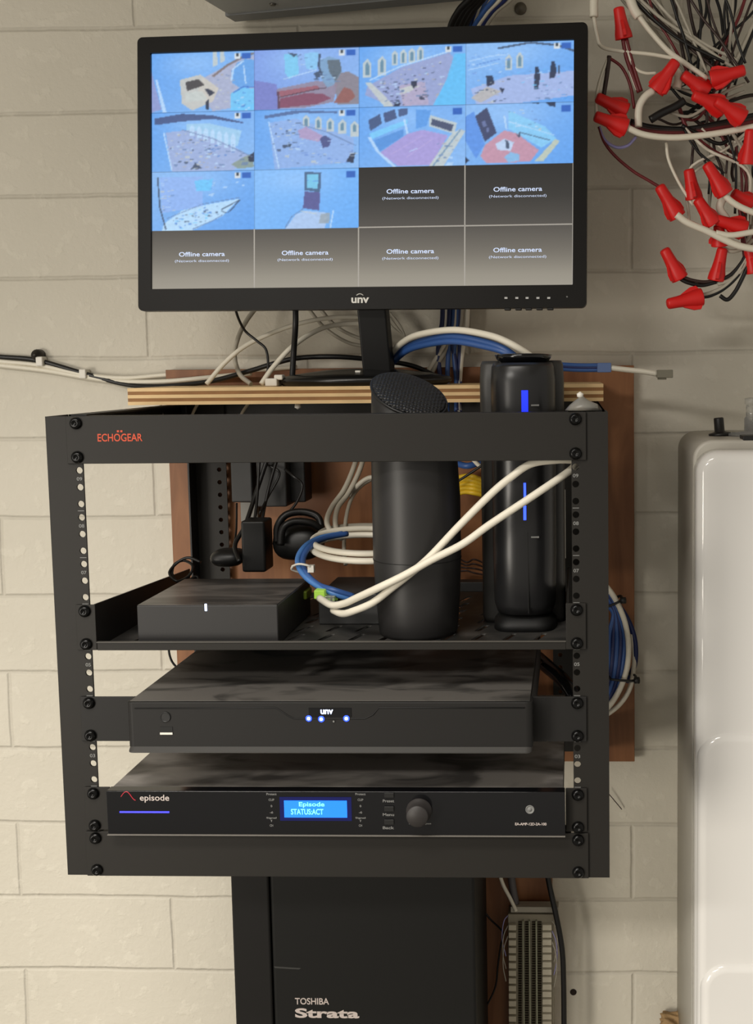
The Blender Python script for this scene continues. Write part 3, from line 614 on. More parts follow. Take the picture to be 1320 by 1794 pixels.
tile(1, 1, MBl, LB, [((80, 96, 140), [(.1, .1), (.1, .15), (.45, .07), (.8, .09), (.8, .06), (.4, .02)]), ((150, 176, 228), [(.14, .22), (.4, .16), (.95, .5), (.95, .9), (.2, 1)]), ((184, 150, 186), [(.42, .36), (.5, .3), (.66, .46), (.62, .56), (.44, .48)]), ((70, 66, 112), [(.63, .5), (.68, .45), (.74, .52), (.72, .64), (.66, .66)])]+wins(.5, .1, 5, .115, .03, .06, .2, .08)
     +stroke(MID, [(.45, .26), (.7, .4), (.98, .64)], .012)+stroke(WH, [(.14, .2), (.24, .98)], .012)+[(BK, [(.88, .9), (.92, .78), (.97, .74), (.95, .92)]), (SL, [(.27, .6), (.36, .58), (.35, .63), (.28, .65)])], [(50, [(.14, .18), (.42, .16), (.44, .6), (.2, .94)], (MID, WH, SL, CRM)), (40, [(.3, .4), (.95, .6), (.9, .95), (.3, .95)], (WH, (110, 140, 210), MID, CRM))])
tile(2, 1, MBl, LB, [((62, 70, 104), [(.09, .22), (.2, .12), (.22, .28), (.11, .4)]), ((62, 68, 104), [(.23, .11), (.34, .05), (.36, .2), (.25, .27)]), ((66, 74, 110), [(.37, .05), (.46, .04), (.46, .14), (.38, .18)]), ((126, 206, 250), [(.1, .44), (.46, .22), (.46, .3), (.12, .54)]), ((84, 140, 214), [(.14, .56), (.42, .38), (.42, .5), (.2, .74)]), ((180, 150, 210), [(.2, .76), (.46, .46), (.6, .4), (.84, .5), (.68, .98), (.36, .98)]),
     ((90, 150, 226), [(.54, .06), (.68, .08), (.64, .34), (.54, .38)]), (CRM, [(.67, .16), (.92, .3), (.9, .48), (.66, .34)]), ((56, 58, 84), [(.69, .22), (.89, .33), (.87, .44), (.68, .32)]), (CRM, [(.86, .5), (.95, .4), (1, .44), (.8, 1), (.66, 1)])]+stroke(WH, [(.1, .5), (.18, .74), (.34, 1)], .03)+stroke(WH, [(.43, .22), (.46, .46)], .02)+stroke((110, 140, 170), [(.96, .4), (.7, 1)], .014)+stroke((196, 170, 220), [(.3, .8), (.6, .5)], .008)+stroke((196, 170, 220), [(.45, .85), (.7, .55)], .008)+stroke(WH, [(.48, .75), (.56, .7)], .012), [(20, [(.74, .6), (.95, .45), (.85, .95), (.7, .98)], (TAN, WH, MID))], badge=False)
tile(3, 1, LB, MBl, [((90, 140, 226), [(0, .2), (.08, .12), (.18, .66), (.1, .9), (0, .6)]), ((54, 48, 72), [(.09, .2), (.2, .06), (.29, .48), (.18, .62)]), ((110, 116, 160), [(.15, .3), (.18, .27), (.2, .36), (.17, .39)]), ((110, 116, 160), [(.19, .4), (.22, .39), (.22, .46), (.2, .47)]), ((214, 140, 150), [(.14, .86), (.18, .68), (.36, .44), (.48, .5), (.68, .78), (.6, .96), (.2, .98)]), ((140, 206, 244), [(.4, .12), (.74, .4), (.84, .6), (.7, .74), (.4, .42)]), ((206, 204, 170), [(.83, .6), (.87, .64), (.72, .96), (.64, .96)]),
     (WH, [(.28, .66), (.36, .58), (.45, .64), (.42, .78), (.3, .76)]), ((130, 190, 236), [(.36, .88), (.42, .8), (.5, .84), (.5, .94), (.4, .97)]), (SL, [(.37, .6), (.4, .62), (.41, .74), (.38, .74)]), (BK, [(.74, 0), (.83, 0), (.83, .08), (.77, .06)]), (SL, [(.6, 0), (.68, 0), (.68, .03)]), (BK, [(0, .86), (.04, .92), (0, .98)])]+stroke(SL, [(.47, .5), (.5, .56), (.5, .48), (.78, .62)], .012)+stroke(WH, [(.4, .3), (.82, .54)], .014)+stroke(WH, [(.36, .2), (.38, .42)], .016), [(22, [(.36, .1), (.6, .1), (.8, .5), (.4, .4)], (WH, MID, CRM))], badge=False)
tile(0, 2, LB, MBl, [((150, 180, 240), [(.08, .1), (.5, .1), (.5, .6), (.1, .7)]), (CY, [(.42, .16), (.6, .14), (.58, .34), (.44, .34)]), ((200, 230, 252), [(.12, .88), (.3, .66), (.6, .55), (.86, .48), (.7, .76), (.4, 1), (.1, 1)])]+stroke(SL, [(.06, .1), (.08, .6), (.14, .98)], .014)+stroke(SL, [(.68, .66), (.86, .5), (.8, .62), (.74, .72), (.68, .68)], .012)+stroke(MID, [(.14, .8), (.5, .56), (.86, .46)], .01)+stroke(MID, [(.4, .98), (.6, .84), (.7, .74)], .012), [(60, [(.14, .84), (.6, .55), (.7, .7), (.3, 1)], (SL, CY, WH, MID, (70, 120, 210))), (24, [(.06, .1), (.2, .1), (.2, .7), (.1, .7)], (CRM, (110, 140, 190), WH)), (14, [(.5, .1), (.95, .1), (.95, .4), (.5, .4)], (WH, (110, 160, 230)))])
tile(1, 2, (134, 188, 248), (104, 170, 244), [((66, 84, 112), [(.485, .05), (.645, .07), (.635, .40), (.485, .36)]), ((130, 214, 246), [(.51, .09), (.62, .1), (.61, .34), (.51, .32)]), ((86, 72, 124), [(.485, .38), (.635, .4), (.625, .7), (.47, .66)]), ((186, 204, 236), [(.4, .76), (.5, .7), (.7, .74), (.68, 1), (.3, 1)]), ((156, 164, 170), [(.64, .76), (.73, .74), (.72, .92), (.62, .92)])]+stroke(MID, [(.3, .98), (.36, .8), (.47, .67)], .01)+stroke(WH, [(.76, .7), (.73, 1)], .014)+stroke(CRM, [(.44, .7), (.6, .76)], .012)+stroke((90, 140, 220), [(.51, .2), (.62, .21)], .01), badge=False)
# idle panel: grey with glow and reflection painted in, paler towards the lower edge
idle = [(c, r) for r in (2, 3) for c in range(4) if not (r == 2 and c < 2)]
for c, r in idle:
    inn = (fx >= c/4) & (fx < (c+1)/4) & (fy >= r/4) & (fy < (r+1)/4)
    t = np.clip((fy-.5)/.5, 0, 1)[..., None]
    keys = [(0, (52, 50, 48)), (.25, (62, 60, 57)), (.5, (88, 84, 79)), (.72, (118, 113, 104)), (.9, (150, 144, 132)), (1, (158, 152, 140))]
    col = np.stack([np.interp(t[..., 0], [k[0] for k in keys], [k[1][i] for k in keys]) for i in range(3)], -1)
    img[inn] = col[inn]
lin = s2l(np.clip(img, 0, 255))
vs = []; dx = (sx1-sx0)/(GW-1); dz = (sz1-sz0)/(GH-1)
X = sx0+np.arange(GW)*dx; Z = sz1-np.arange(GH)*dz
me = bpy.data.meshes.new('screen')
co = np.zeros((GH, GW, 3)); co[..., 0] = X[None, :]; co[..., 1] = .0035; co[..., 2] = Z[:, None]
idx = np.arange(GH*GW).reshape(GH, GW)
fs = np.stack([idx[1:, :-1], idx[1:, 1:], idx[:-1, 1:], idx[:-1, :-1]], -1).reshape(-1, 4)
me.from_pydata(co.reshape(-1, 3).tolist(), [], fs.tolist()); me.update()
ca = me.color_attributes.new('picture', 'FLOAT_COLOR', 'POINT')
ca.data.foreach_set('color', np.concatenate([lin.reshape(-1, 3), np.ones((GH*GW, 1))], 1).astype(np.float32).ravel())
ms = bpy.data.materials.new('lcd_screen'); ms.use_nodes = True; N = ms.node_tree.nodes; L = ms.node_tree.links
b = N['Principled BSDF']; b.inputs['Base Color'].default_value = (.01, .01, .01, 1); b.inputs['Roughness'].default_value = .4; b.inputs['Specular IOR Level'].default_value = .06
at_ = N.new('ShaderNodeAttribute'); at_.attribute_name = 'picture'; L.new(at_.outputs['Color'], b.inputs['Emission Color']); b.inputs['Emission Strength'].default_value = 1.0
me.materials.append(ms); scr = bpy.data.objects.new('screen', me); C.objects.link(scr); scr.parent = mon
mgrid = emis('screen_grid_line', (128, 125, 120), 1.0); mtxt = emis('screen_text', (170, 184, 212), 1.0)
gy = .0031
def SX(u): return sx0+(sx1-sx0)*u
def SZ(v): return sz1-(sz1-sz0)*v
gb = MB(); lw = .0007
for u in (.25, .5, .75): gb.box(SX(u)-lw, SX(u)+lw, gy, gy+.0002, SZ(1), SZ(.5 if u > .5 else .75))
gb.box(SX(.5), SX(1), gy, gy+.0002, SZ(.75)-lw, SZ(.75)+lw); gb.box(SX(1)-.001, SX(1), gy, gy+.0002, SZ(1), SZ(.5))
gb.build('tile_lines', mgrid, scr)
for c, r in idle:
    text_mesh('Offline camera', 'caption', mtxt, scr, Matrix.Translation((SX((c+.49)/4), .0029, SZ((r+.41)/4))) @ XZ, (sx1-sx0)*.112, (sz1-sz0)*.019, .012)
    text_mesh('(Network disconnected)', 'caption', mtxt, scr, Matrix.Translation((SX((c+.49)/4), .0029, SZ((r+.53)/4))) @ XZ, (sx1-sx0)*.132, (sz1-sz0)*.014, -.004)
# maker's lettering and button marks on the lower bezel
a = mlocal(616, 531); b_ = mlocal(647, 518)
text_mesh('unv', 'brand_lettering', mat('silver_logo', (216, 214, 208), .4), bz, Matrix.Translation(((a[0]+b_[0])/2, -.0003, (a[1]+b_[1])/2-.001)) @ XZ, b_[0]-a[0], (b_[1]-a[1])*.78, .03)
arc = [mlocal(625+12*t, 517.5-2.8*math.sin(math.pi*t)) for t in np.linspace(0, 1, 9)]
MB().tube([(x, -.0002, z) for x, z in arc], .0005, n=6, spline=False).build('logo_arc', MATS['silver_logo'], bz)
for i, px in enumerate((887, 906, 924, 943, 962)):
    x, z = mlocal(px, 522); MB().box(x-.0016, x+.0016, -.0003, 0, z-.0010, z+.0010).build('button_mark', M_txt, bz)
    x, z = mlocal(px+2, 538); MB().box(x-.0035, x+.0035, .002, .008, -.0022, .001).build('button', M_black, mon, bevel=.0008)
x, z = mlocal(994, 520); MB().lathe([(.001, 0), (.0008, .0004)], (x, 0, z), (0, -1, 0), 8).build('power_light', M_txtgrey, bz)
# stand: neck and oval base, resting on the plywood
inv = mm.inverted()
def wl(p): return inv @ Vector(p)
nk = MB(); x0, x1 = at(628, 560, .245)[0], at(678, 560, .245)[0]; xm0, xm1 = at(636, 640, .245)[0], at(686, 640, .245)[0]
nk.loft([[wl((x0, .235, .56)), wl((x1, .235, .56)), wl((x1, .262, .56)), wl((x0, .262, .56))], [wl((xm0, .245, .476)), wl((xm1, .245, .476)), wl((xm1, .275, .476)), wl((xm0, .275, .476))]], smooth=False)
nk.build('neck', mat('neck_black', (13, 13, 13), .4, spec=.3), mon, bevel=.002)
bx = (at(487, 665, .27)[0]+at(792, 660, .27)[0])/2; bh = (at(792, 660, .27)[0]-at(487, 665, .27)[0])/2
MB().loft([[wl(p) for p in ell(bx, .272, bh*f, .068*f, z)] for f, z in ((.93, .4669), (.99, .4700), (1, .4735), (.97, .4765), (.75, .4805), (.45, .4845), (.2, .486))]).build('base', M_blackgloss if False else mat('satin_black_base', (15, 15, 15), .25), mon)

# ------------------------------------------------------------------ grey box at the top
A_ = np.array([-.1734, .37, .9095]); Bp = np.array([.1187, .3072, .9095])
ux = (Bp-A_)/np.linalg.norm(Bp-A_); uy = np.array([ux[1], -ux[0], 0.])   # towards the room
ob = empty('utility_box', (-.02, .2, .9095), 'grey painted metal box fixed high on the wall, cut off by the top edge', 'box'); bpy.context.view_layer.update()
def bxv(s0, s1, t0, t1, z0, z1):
    g = [A_+ux*s+uy*t+np.array([0, 0, z]) for z in (z0, z1) for s, t in ((s0, t0), (s1, t0), (s1, t1), (s0, t1))]
    return MB().add(g, [(0, 1, 2, 3), (4, 5, 6, 7), (0, 1, 5, 4), (1, 2, 6, 5), (2, 3, 7, 6), (3, 0, 4, 7)])
rel(bxv(0, .31, 0, .15, 0, .3).build('enclosure', M_grey_box, ob, bevel=.002), ob)
rel(bxv(-.003, .313, .006, .030, -.002, .3).build('rear_flange', mat('dark_grey_steel', (110, 112, 112), .4), ob, bevel=.001), ob)
q = A_+ux*.07+uy*.05; rel(MB().lathe([(.004, 0), (.003, .002)], q, (0, 0, -1), 12).build('screw', M_metal, ob), ob)

# ------------------------------------------------------------------ telephone cabinet under the rack
st = empty('telephone_cabinet', (-.03, .28, -.62), 'black telephone system cabinet with silver lettering hanging below the rack', 'cabinet'); bpy.context.view_layer.update()
SY = .2
sx_a, sx_b, sx_c = -.1685, at(475, 1650, SY)[0], .1144
rel(MB().box(sx_a, sx_b-.0006, SY+.001, .361, -.62, -.088).build('side_cover', M_strataside, st, bevel=.003), st)
dr = MB().box(sx_b+.0006, sx_c, SY, .361, -.62, -.088).build('front_cover', M_strata, st, bevel=.004); rel(dr, st)
o = ptext('TOSHIBA', 'maker_lettering', M_txtlight, st, 517, 1748, 577, 1760, SY, .015); rel(o, st); o.parent = dr; o.matrix_parent_inverse = Matrix.Identity(4)
dr.matrix_parent_inverse = st.matrix_world.inverted()
o = ptext('Strata', 'model_lettering', M_txtlight, st, 517, 1766, 630, 1784, SY, .035); o.parent = dr
for k in range(26):
    q = at(512+k*11.5, 1793, SY); rel(MB().box(q[0]-.0022, q[0]+.0022, SY-.0003, SY+.001, q[2]-.02, q[2]).build('vent_slot', M_blackdeep, st), st)
rel(MB().add([at(x, y, SY-.0002) for x, y in ((480, 1693), (528, 1696), (524, 1698.5), (482, 1696))], [(0, 1, 2, 3)]).build('crease_mark', M_txtgrey if False else mat('worn_edge', (58, 58, 56), .4), st), st)

# ------------------------------------------------------------------ punch down block
pb = empty('punch_down_block', (.17, .361, -.4), 'cream telephone punch-down block with columns of clips, below the rack', 'terminal block'); bpy.context.view_layer.update()
YB = .335
def pxr(px0, px1, py0, py1, Y): a = at(px0, py0, Y); b = at(px1, py1, Y); return a[0], b[0], b[2], a[2]
x0, x1, _, z1 = pxr(890, 972, 1603, 1794, YB)
M_cream = mat('cream_plastic', (196, 188, 168), .45)
rel(MB().box(x0, x1, YB+.002, .361, -.45, z1).build('base', mat('aged_cream_plastic', (148, 140, 122), .5), pb, bevel=.001), pb)
rel(MB().box(*[v for v in (at(875, 1, YB)[0], at(966, 1, YB)[0])], YB+.004, .355, at(1, 1596, YB)[2], at(1, 1586, YB)[2]).build('bracket_arm', M_white if False else M_grey_cab, pb, bevel=.0006), pb)
rel(MB().box(at(873, 1, YB)[0], at(895, 1, YB)[0], YB+.004, .355, at(1, 1616, YB)[2], at(1, 1604, YB)[2]).build('bracket_arm', M_grey_cab, pb, bevel=.0006), pb)
rel(MB().box(at(873, 1, YB)[0], at(893, 1, YB)[0], YB+.004, .355, at(1, 1627, YB)[2], at(1, 1620, YB)[2]).build('bracket_arm', M_grey_cab, pb, bevel=.0006), pb)
for (pa, pb_, step, gap) in ((892, 905, 13.3, 3.), (951, 967, 13.0, 3.)):
    y = 1618
    while y < 1800:
        hgt = 9.6
        a = at(pa, y, YB); b_ = at(pb_, y+hgt, YB)
        rel(MB().box(a[0], b_[0], YB-.004, YB+.002, b_[2], a[2]).build('terminal_tooth', M_cream, pb, bevel=.0005), pb)
        y += step
for pc in (918, 929, 941):
    a = at(pc-2, 1612, YB); b_ = at(pc+2, 1800, YB)
    rel(MB().box(a[0], b_[0], YB-.003, YB+.002, b_[2], a[2]).build('divider_rib', mat('pale_green_plastic', (150, 152, 128), .5), pb), pb)
for pc in (911.5, 923.5, 935.5, 946):
    cl = MB()
    for k in range(44):
        q = at(pc, 1616+k*4.3, YB); cl.box(q[0]-.0022, q[0]+.0022, YB-.0015, YB+.002, q[2]-.0009, q[2]+.0006)
    rel(cl.build('clip_row', mat('dark_metal_clips', (72, 66, 52), .4, metal=.6), pb), pb)

# ------------------------------------------------------------------ white tank on the right
tk = empty('plastic_enclosure', (.55, .28, FZ), 'large glossy white rounded plastic enclosure on the right with fittings on top', 'appliance'); bpy.context.view_layer.update()
TX, TZ = .3625, .404
def rbox(x0, x1, z0, z1, y0, y1, rc, rf):
    """box with rounded vertical corners seen from the front (rc) and a rounded front edge (rf)"""
    rings = []
    for k in range(7):
        a = math.pi/2*k/6; ins = rf-rf*math.sin(a); y = y0+rf-rf*math.cos(a)
        rings.append([(x, y, z) for x, z in rr_(x0+ins, x1-ins, z0+ins, z1-ins, max(rc-ins, .002), 8)])
    rings.append([(x, y1, z) for x, z in rr_(x0, x1, z0, z1, rc, 8)])
    return MB().loft(rings)
rel(rbox(TX, .95, -.95, TZ, .205, .379, .022, .004).build('rear_body', M_tank_side, tk), tk)
zc = at(1215, 790, .18)[2]
rel(rbox(TX+.001, .95, -.95, zc, .175, .21, .024, .012).build('front_cover', M_tank, tk), tk)
z1_ = at(1230, 1285, .17)[2]; z2_ = at(1230, 1690, .165)[2]
rel(rbox(TX+.003, .948, -.948, z1_, .170, .19, .03, .010).build('front_step', M_tank, tk), tk)
rel(rbox(TX+.006, .946, -.946, z2_, .165, .18, .03, .010).build('front_step', M_tank, tk), tk)
# black tap-like knob on top
q = at(1262, 757, .28)
kn = MB().lathe([(.013, 0), (.013, .003), (.009, .004), (.006, .005), (.0058, .02), (.005, .021), (.0002, .0212)], (q[0], .28, TZ), (-.08, 0, 1), 20)
o = kn.build('black_knob', M_black, tk); rel(o, tk)
rel(MB().lathe([(.006, 0), (.006, .003), (.002, .004)], (q[0]+.017, .28, TZ), (0, 0, 1), 14).build('cap_nut', M_black, tk), tk)
q = at(1315, 757, .28)
rel(MB().lathe([(.030, 0), (.030, .003), (.009, .005), (.009, .02), (.007, .022), (.007, .036), (.0085, .037), (.0085, .043), (.004, .044)], (q[0]+.002, .28, TZ), (0, 0, 1), 20).build('clear_fitting', M_clear, tk), tk)
q = at(1312, 765, .22); rel(MB().box(q[0]-.008, q[0]+.02, .20+.006, .232, TZ-.001, TZ+.004).build('black_clip', M_black, tk, bevel=.0008), tk)
# lump of foam
fm = bmesh.new(); bmesh.ops.create_icosphere(fm, subdivisions=4, radius=1)
q = at(1183, 1797, .36)
for v in fm.verts:
    n = 1+.22*math.sin(5*v.co.x+2)*math.cos(4*v.co.z)+.12*math.sin(11*v.co.y+7*v.co.x)+.08*math.cos(13*v.co.z+3*v.co.x)
    v.co = Vector((q[0]+v.co.x*.018*n, .366+v.co.y*.014*n, q[2]+v.co.z*.014*n))
me = bpy.data.meshes.new('foam_lump'); fm.to_mesh(me); fm.free(); me.materials.append(M_foam); me.shade_smooth()
o = bpy.data.objects.new('foam_lump', me); C.objects.link(o); tag(o, 'small tan lump of foam on the wall beside the white enclosure, bottom edge', 'foam')

# ------------------------------------------------------------------ equipment at the back of the shelf
def gbox(name, label, cat, px0, px1, py0, py1, y0, y1, material, bevel=.002, group=None):
    o = MB().box(*pxbox(px0, px1, py0, py1, y0, y1)).build(name, material, bevel=bevel, seg=3); return tag(o, label, cat, group)
M_char = mat('charcoal_plastic', (46, 46, 46), .5)
gbox('power_supply', 'dark grey power supply block high behind the shelf, nearest the left rear post', 'power supply', 402, 443, 770, 880, .30, .335, M_char)
gbox('power_supply', 'wider dark grey power supply block high behind the shelf, right of its neighbour', 'power supply', 447, 503, 765, 888, .29, .33, M_char)
gbox('power_supply', 'black power supply block in shade behind the two grey ones', 'power supply', 505, 536, 770, 880, .31, .345, M_black)
gbox('wall_plug_adapter', 'black plug adapter standing on the back of the shelf', 'adapter', 421, 466, 913, 1003, .21, .245, M_black, .003)
gbox('junction_cover', 'small pale grey plate glimpsed behind the black plug adapter', 'plate', 421, 452, 880, 914, .352, .361, mat('pale_grey_plate', (128, 126, 120), .5), .001)
def blob(name, label, cat, px, py, Y, rx, ry, rz, material, p=2.6):
    q = at(px, py, Y); rings = []
    for k in range(13):
        a = -math.pi/2+math.pi*k/12; c = max(math.cos(a), .02)**.6; rings.append(ell(q[0], Y, rx*c, ry*c, q[2]+rz*math.sin(a), p=p))
    return tag(MB().loft(rings).build(name, material), label, cat)
blob('plug_in_brick', 'rounded black brick lying at the back left of the shelf', 'adapter', 401, 976, .23, .019, .02, .010, M_black, 3.2)
blob('small_camera', 'rounded black device at the back of the shelf, left of the cable coil', 'device', 524, 950, .24, .029, .022, .020, M_black, 3)
cable('looped_black_cable', 'thick black cable looped over the rounded black device on the shelf', 'cable', [(486, 950, .22), (487, 922, .22), (502, 902, .225), (530, 897, .23), (556, 905, .23), (562, 925, .225), (545, 916, .22), (515, 914, .215), (496, 926, .21), (492, 955, .21)], .0042, M_black_cab)
for pts, r in (([(470, 800, .28), (450, 860, .27), (430, 920, .24), (412, 955, .22), (420, 985, .2)], .0026), ([(487, 800, .27), (470, 860, .27), (458, 920, .25), (452, 960, .22)], .0018),
               ([(455, 800, .28), (452, 850, .27), (448, 900, .25), (440, 940, .23)], .0018), ([(500, 822, .28), (515, 835, .27), (530, 850, .27), (520, 880, .26), (500, 905, .25)], .0016),
               ([(470, 815, .285), (490, 830, .28), (470, 870, .27), (455, 900, .25)], .0015), ([(415, 882, .3), (414, 930, .27), (408, 965, .23)], .0012)):
    cable('black_lead', 'black lead hanging among the power supplies at the back of the shelf', 'cable', pts, r, M_black_cab, 'black leads behind the shelf')
cable('coiled_lead', 'thin black lead looped at the rear left corner of the shelf', 'cable',
      [(352, 985, .2), (330, 977, .2), (312, 985, .2), (297, 1003, .19), (310, 1018, .18), (330, 1010, .19), (338, 992, .2), (322, 982, .21), (305, 990, .2), (303, 1010, .19), (320, 1022, .18), (345, 1010, .19), (348, 1030, .18)], .0016, M_black_cab)
cable('thin_lead', 'thin black lead curving down below the left end of the shelf', 'cable', [(297, 1120, .24), (296, 1140, .24), (301, 1158, .24), (312, 1172, .24)], .0013, M_black_cab)
cable('power_cable', 'thick black cable looping behind the right end of the video recorder', 'cable', [(940, 1150, .3), (960, 1168, .27), (985, 1190, .24), (1004, 1218, .22), (1010, 1250, .22)], .0085, M_blackgloss)

# ------------------------------------------------------------------ shelf cables
cable('network_cable', 'white cable crossing the cylinder, upper of the two where they leave the right post', 'cable',
      [(1010, 806, .03), (975, 806, .02), (930, 813, .012), (893, 838, .010), (860, 866, .009), (805, 921, .009), (753, 976, .010), (719, 1005, .010), (687, 1030, .012), (653, 1056, .022), (618, 1071, .035), (600, 1075, .05), (584, 1069, .065)], .0036, M_white_cab, n=14)
cable('network_cable', 'white cable crossing the cylinder, lower of the two where they leave the right post', 'cable',
      [(1012, 812, .03), (994, 828, .02), (940, 865, .008), (860, 918, .004), (811, 953, .002), (756, 981, .002), (710, 1007, .003), (667, 1028, .008), (624, 1048, .03), (604, 1057, .045), (581, 1060, .06), (560, 1048, .08)], .0036, M_white_cab, n=14)
for k, (px, py, s) in enumerate(((560, 1042, 'yellow-green lit plug end beside the white cables'), (578, 1052, 'clear plug where the second white cable ends'))):
    q = at(px, py, .085); o = MB().box(q[0]-.005, q[0]+.006, .082, .096, q[2]-.004, q[2]+.005).build('network_plug', M_clear if k else M_led_green, bevel=.001); tag(o, s, 'plug')
q = at(523, 1042, .12); o = MB().box(q[0]-.011, q[0]+.010, .115, .14, q[2]-.0045, q[2]+.0045).build('green_connector', mat('olive_green_plastic', (104, 122, 32), .4), bevel=.0015); tag(o, 'olive green connector at the back right of the charcoal modem box', 'connector')
# small switch under the cables, mostly dark
sw = empty('network_switch', (.0, .1, FLZ), 'low dark network switch on the shelf left of the black cylinder', 'switch'); bpy.context.view_layer.update()
x0, x1 = at(560, 1060, .1)[0], at(668, 1060, .1)[0]
rel(MB().box(x0, x1, .095, .19, FLZ, .2560).build('case', M_char, sw, bevel=.0015), sw)
for px in (566, 577, 588):
    q = at(px, 1049, .095); rel(MB().box(q[0]-.0022, q[0]+.0022, .0945, .095, q[2]-.0015, q[2]+.0015).build('port_light', M_led_green, sw), sw)
# coil of white and grey cable behind the cylinder
def loop(cx, cy, rx, ry, Y0, dY, a0, a1, n=16, wob=0):
    out = []
    for k in range(n+1):
        a = math.radians(a0+(a1-a0)*k/n); out.append((cx+rx*math.cos(a), cy+ry*math.sin(a)*(1+wob*math.sin(3*a)), Y0-dY*math.sin(a)))
    return out
cable('cable_coil', 'white cable coiled on the shelf behind the cylinder, upper loop', 'cable', loop(640, 948, 92, 22, .15, .05, 0, 359), .0034, M_white_cab)
cable('cable_coil', 'white cable coiled on the shelf behind the cylinder, lower loop', 'cable', loop(640, 960, 92, 23, .145, .05, 0, 359), .0034, M_white_cab)
cable('grey_cable', 'grey cable loop lying along the top of the white coil', 'cable', loop(645, 936, 84, 15, .19, .04, 150, 330), .0032, M_grey_cab)
cable('grey_cable', 'grey cable dropping behind the shelf into the coil, right of its twin', 'cable', [(640, 795, .3), (628, 830, .28), (610, 865, .26), (592, 890, .24), (588, 920, .2), (600, 945, .19)], .0030, M_grey_cab)
cable('grey_cable', 'grey cable dropping behind the shelf into the coil, left of its twin', 'cable', [(628, 795, .3), (616, 830, .28), (602, 860, .26), (582, 888, .24), (573, 915, .2), (586, 940, .19)], .0030, M_grey_cab)
cable('grey_cable', 'pale cable standing up between the coil and the plywood board', 'cable', [(655, 838, .3), (635, 850, .29), (618, 870, .27), (607, 905, .23), (603, 960, .2), (606, 990, .19)], .0022, M_grey_cab)
cable('grey_cable', 'pale patch of cable bending behind the top of the cylinder', 'cable', [(662, 836, .27), (645, 838, .27), (628, 850, .27), (614, 868, .28)], .0030, M_grey_cab)
for k, d in enumerate((0, 9)):
    cable('blue_patch_cable', 'blue cable bending round left of the white coil, %s of the pair' % ('outer' if k == 0 else 'inner'), 'cable',
          [(600+d, 935, .17), (560+d, 943, .15), (534+d, 958, .13), (522+d, 980, .12), (529+d*.8, 1003, .11), (552+d*.6, 1024, .10), (585, 1040-d*.7, .09), (620, 1051-d*.7, .095)], .0030, M_blue_cab if k else M_lblue_cab)
zt_ = MB().tube([at(*q) for q in ((512, 992, .112), (525, 988, .105), (543, 992, .106), (546, 1000, .115), (530, 1003, .12), (512, 998, .115), (513, 992, .111))], .0012, n=6)
zt_.box(*[v for v in (at(512, 1, .11)[0], at(523, 1, .11)[0])], .106, .113, at(1, 1004, .11)[2], at(1, 992, .11)[2])
tag(zt_.build('cable_tie', M_white), 'white cable tie round the blue pair left of the coil', 'cable tie')
# yellow bundle and odds between cylinder and gateway
for k in range(5):
    cable('yellow_cable', 'yellow cable in the small bundle seen between cylinder and router', 'cable', [(800, 838+k*7, .33), (815, 834+k*7, .325), (832, 836+k*7, .32), (856, 846+k*6, .33)], .0030, M_yellow, 'yellow cables behind the shelf')
cable('blue_patch_cable', 'blue cable seen just above the yellow bundle', 'cable', [(800, 812, .33), (822, 816, .32), (850, 806, .33)], .0040, M_blue_cab)
cable('white_lead', 'white lead end above the yellow bundle', 'cable', [(825, 800, .31), (838, 814, .31), (850, 822, .31)], .0026, M_white_cab)
cable('black_lead', 'black lead crossing above the yellow bundle', 'cable', [(798, 846, .31), (820, 832, .305), (850, 812, .3)], .0016, M_black_cab)
for k in range(4):
    cable('dark_lead', 'thin dark lead low on the board between cylinder and router', 'cable', [(800, 975+k*9, .34), (818, 985+k*5, .34), (832, 980+k*8, .335), (856, 990+k*6, .34)], .0011, M_brown_wire, 'thin dark leads behind the shelf')
gbox('black_label_block', 'narrow black block with grey print between cylinder and router', 'block', 800, 860, 1020, 1037, .33, .35, M_black, .001)
gbox('vent_block', 'dark red-brown block low between cylinder and router', 'block', 806, 850, 1060, 1100, .27, .30, mat('dark_brown_plastic', (48, 26, 18), .6), .002)

# ------------------------------------------------------------------ cables around the monitor stand
YW = .355
cable('black_cable', 'long black cable running along the wall from the left and behind the stand', 'cable',
      [(-40, 621, .374), (0, 625, .374), (65, 631, .374), (150, 655, .372), (240, 676, .365), (350, 671, .33), (430, 652, .31), (480, 637, .30), (525, 627, .30), (590, 625, .30), (650, 630, .31), (720, 640, .32), (770, 662, .33)], .0030, M_black_cab)
cable('white_wall_cable', 'white cable along the wall from the left, upper of the pair', 'cable',
      [(-40, 629, .374), (0, 633, .374), (70, 640, .374), (145, 656, .372), (220, 662, .37), (300, 656, .37), (430, 650, .365), (520, 643, .36)], .0028, M_white_cab)
cable('white_wall_cable', 'white cable along the wall from the left, lower of the pair', 'cable',
      [(-40, 636, .374), (0, 640, .374), (80, 649, .374), (145, 660, .372), (210, 668, .37), (290, 668, .36), (380, 660, .35), (440, 654, .34)], .0030, M_white_cab)
q = at(57, 622, .36); o = MB().lathe([(.0075, 0), (.0075, .008), (.006, .012), (.003, .013), (.0028, .016), (.0002, .0165)], (q[0], .38, q[2]), (0, -1, 0), 16).build('wall_anchor', mat('dark_bolt', (60, 56, 52), .4, metal=.6)); tag(o, 'dark round bolt in the wall above the cables, far left', 'bolt')
for px, py, s in ((68, 633, 'white cable clip just right of the dark wall bolt'), (144, 655, 'white cable clip holding the wall cables left of the plywood')):
    q = at(px, py, .366); o = MB().box(q[0]-.0045, q[0]+.0045, .366, .38, q[2]-.006, q[2]+.006).build('cable_clip', M_white, bevel=.0015); tag(o, s, 'clip')
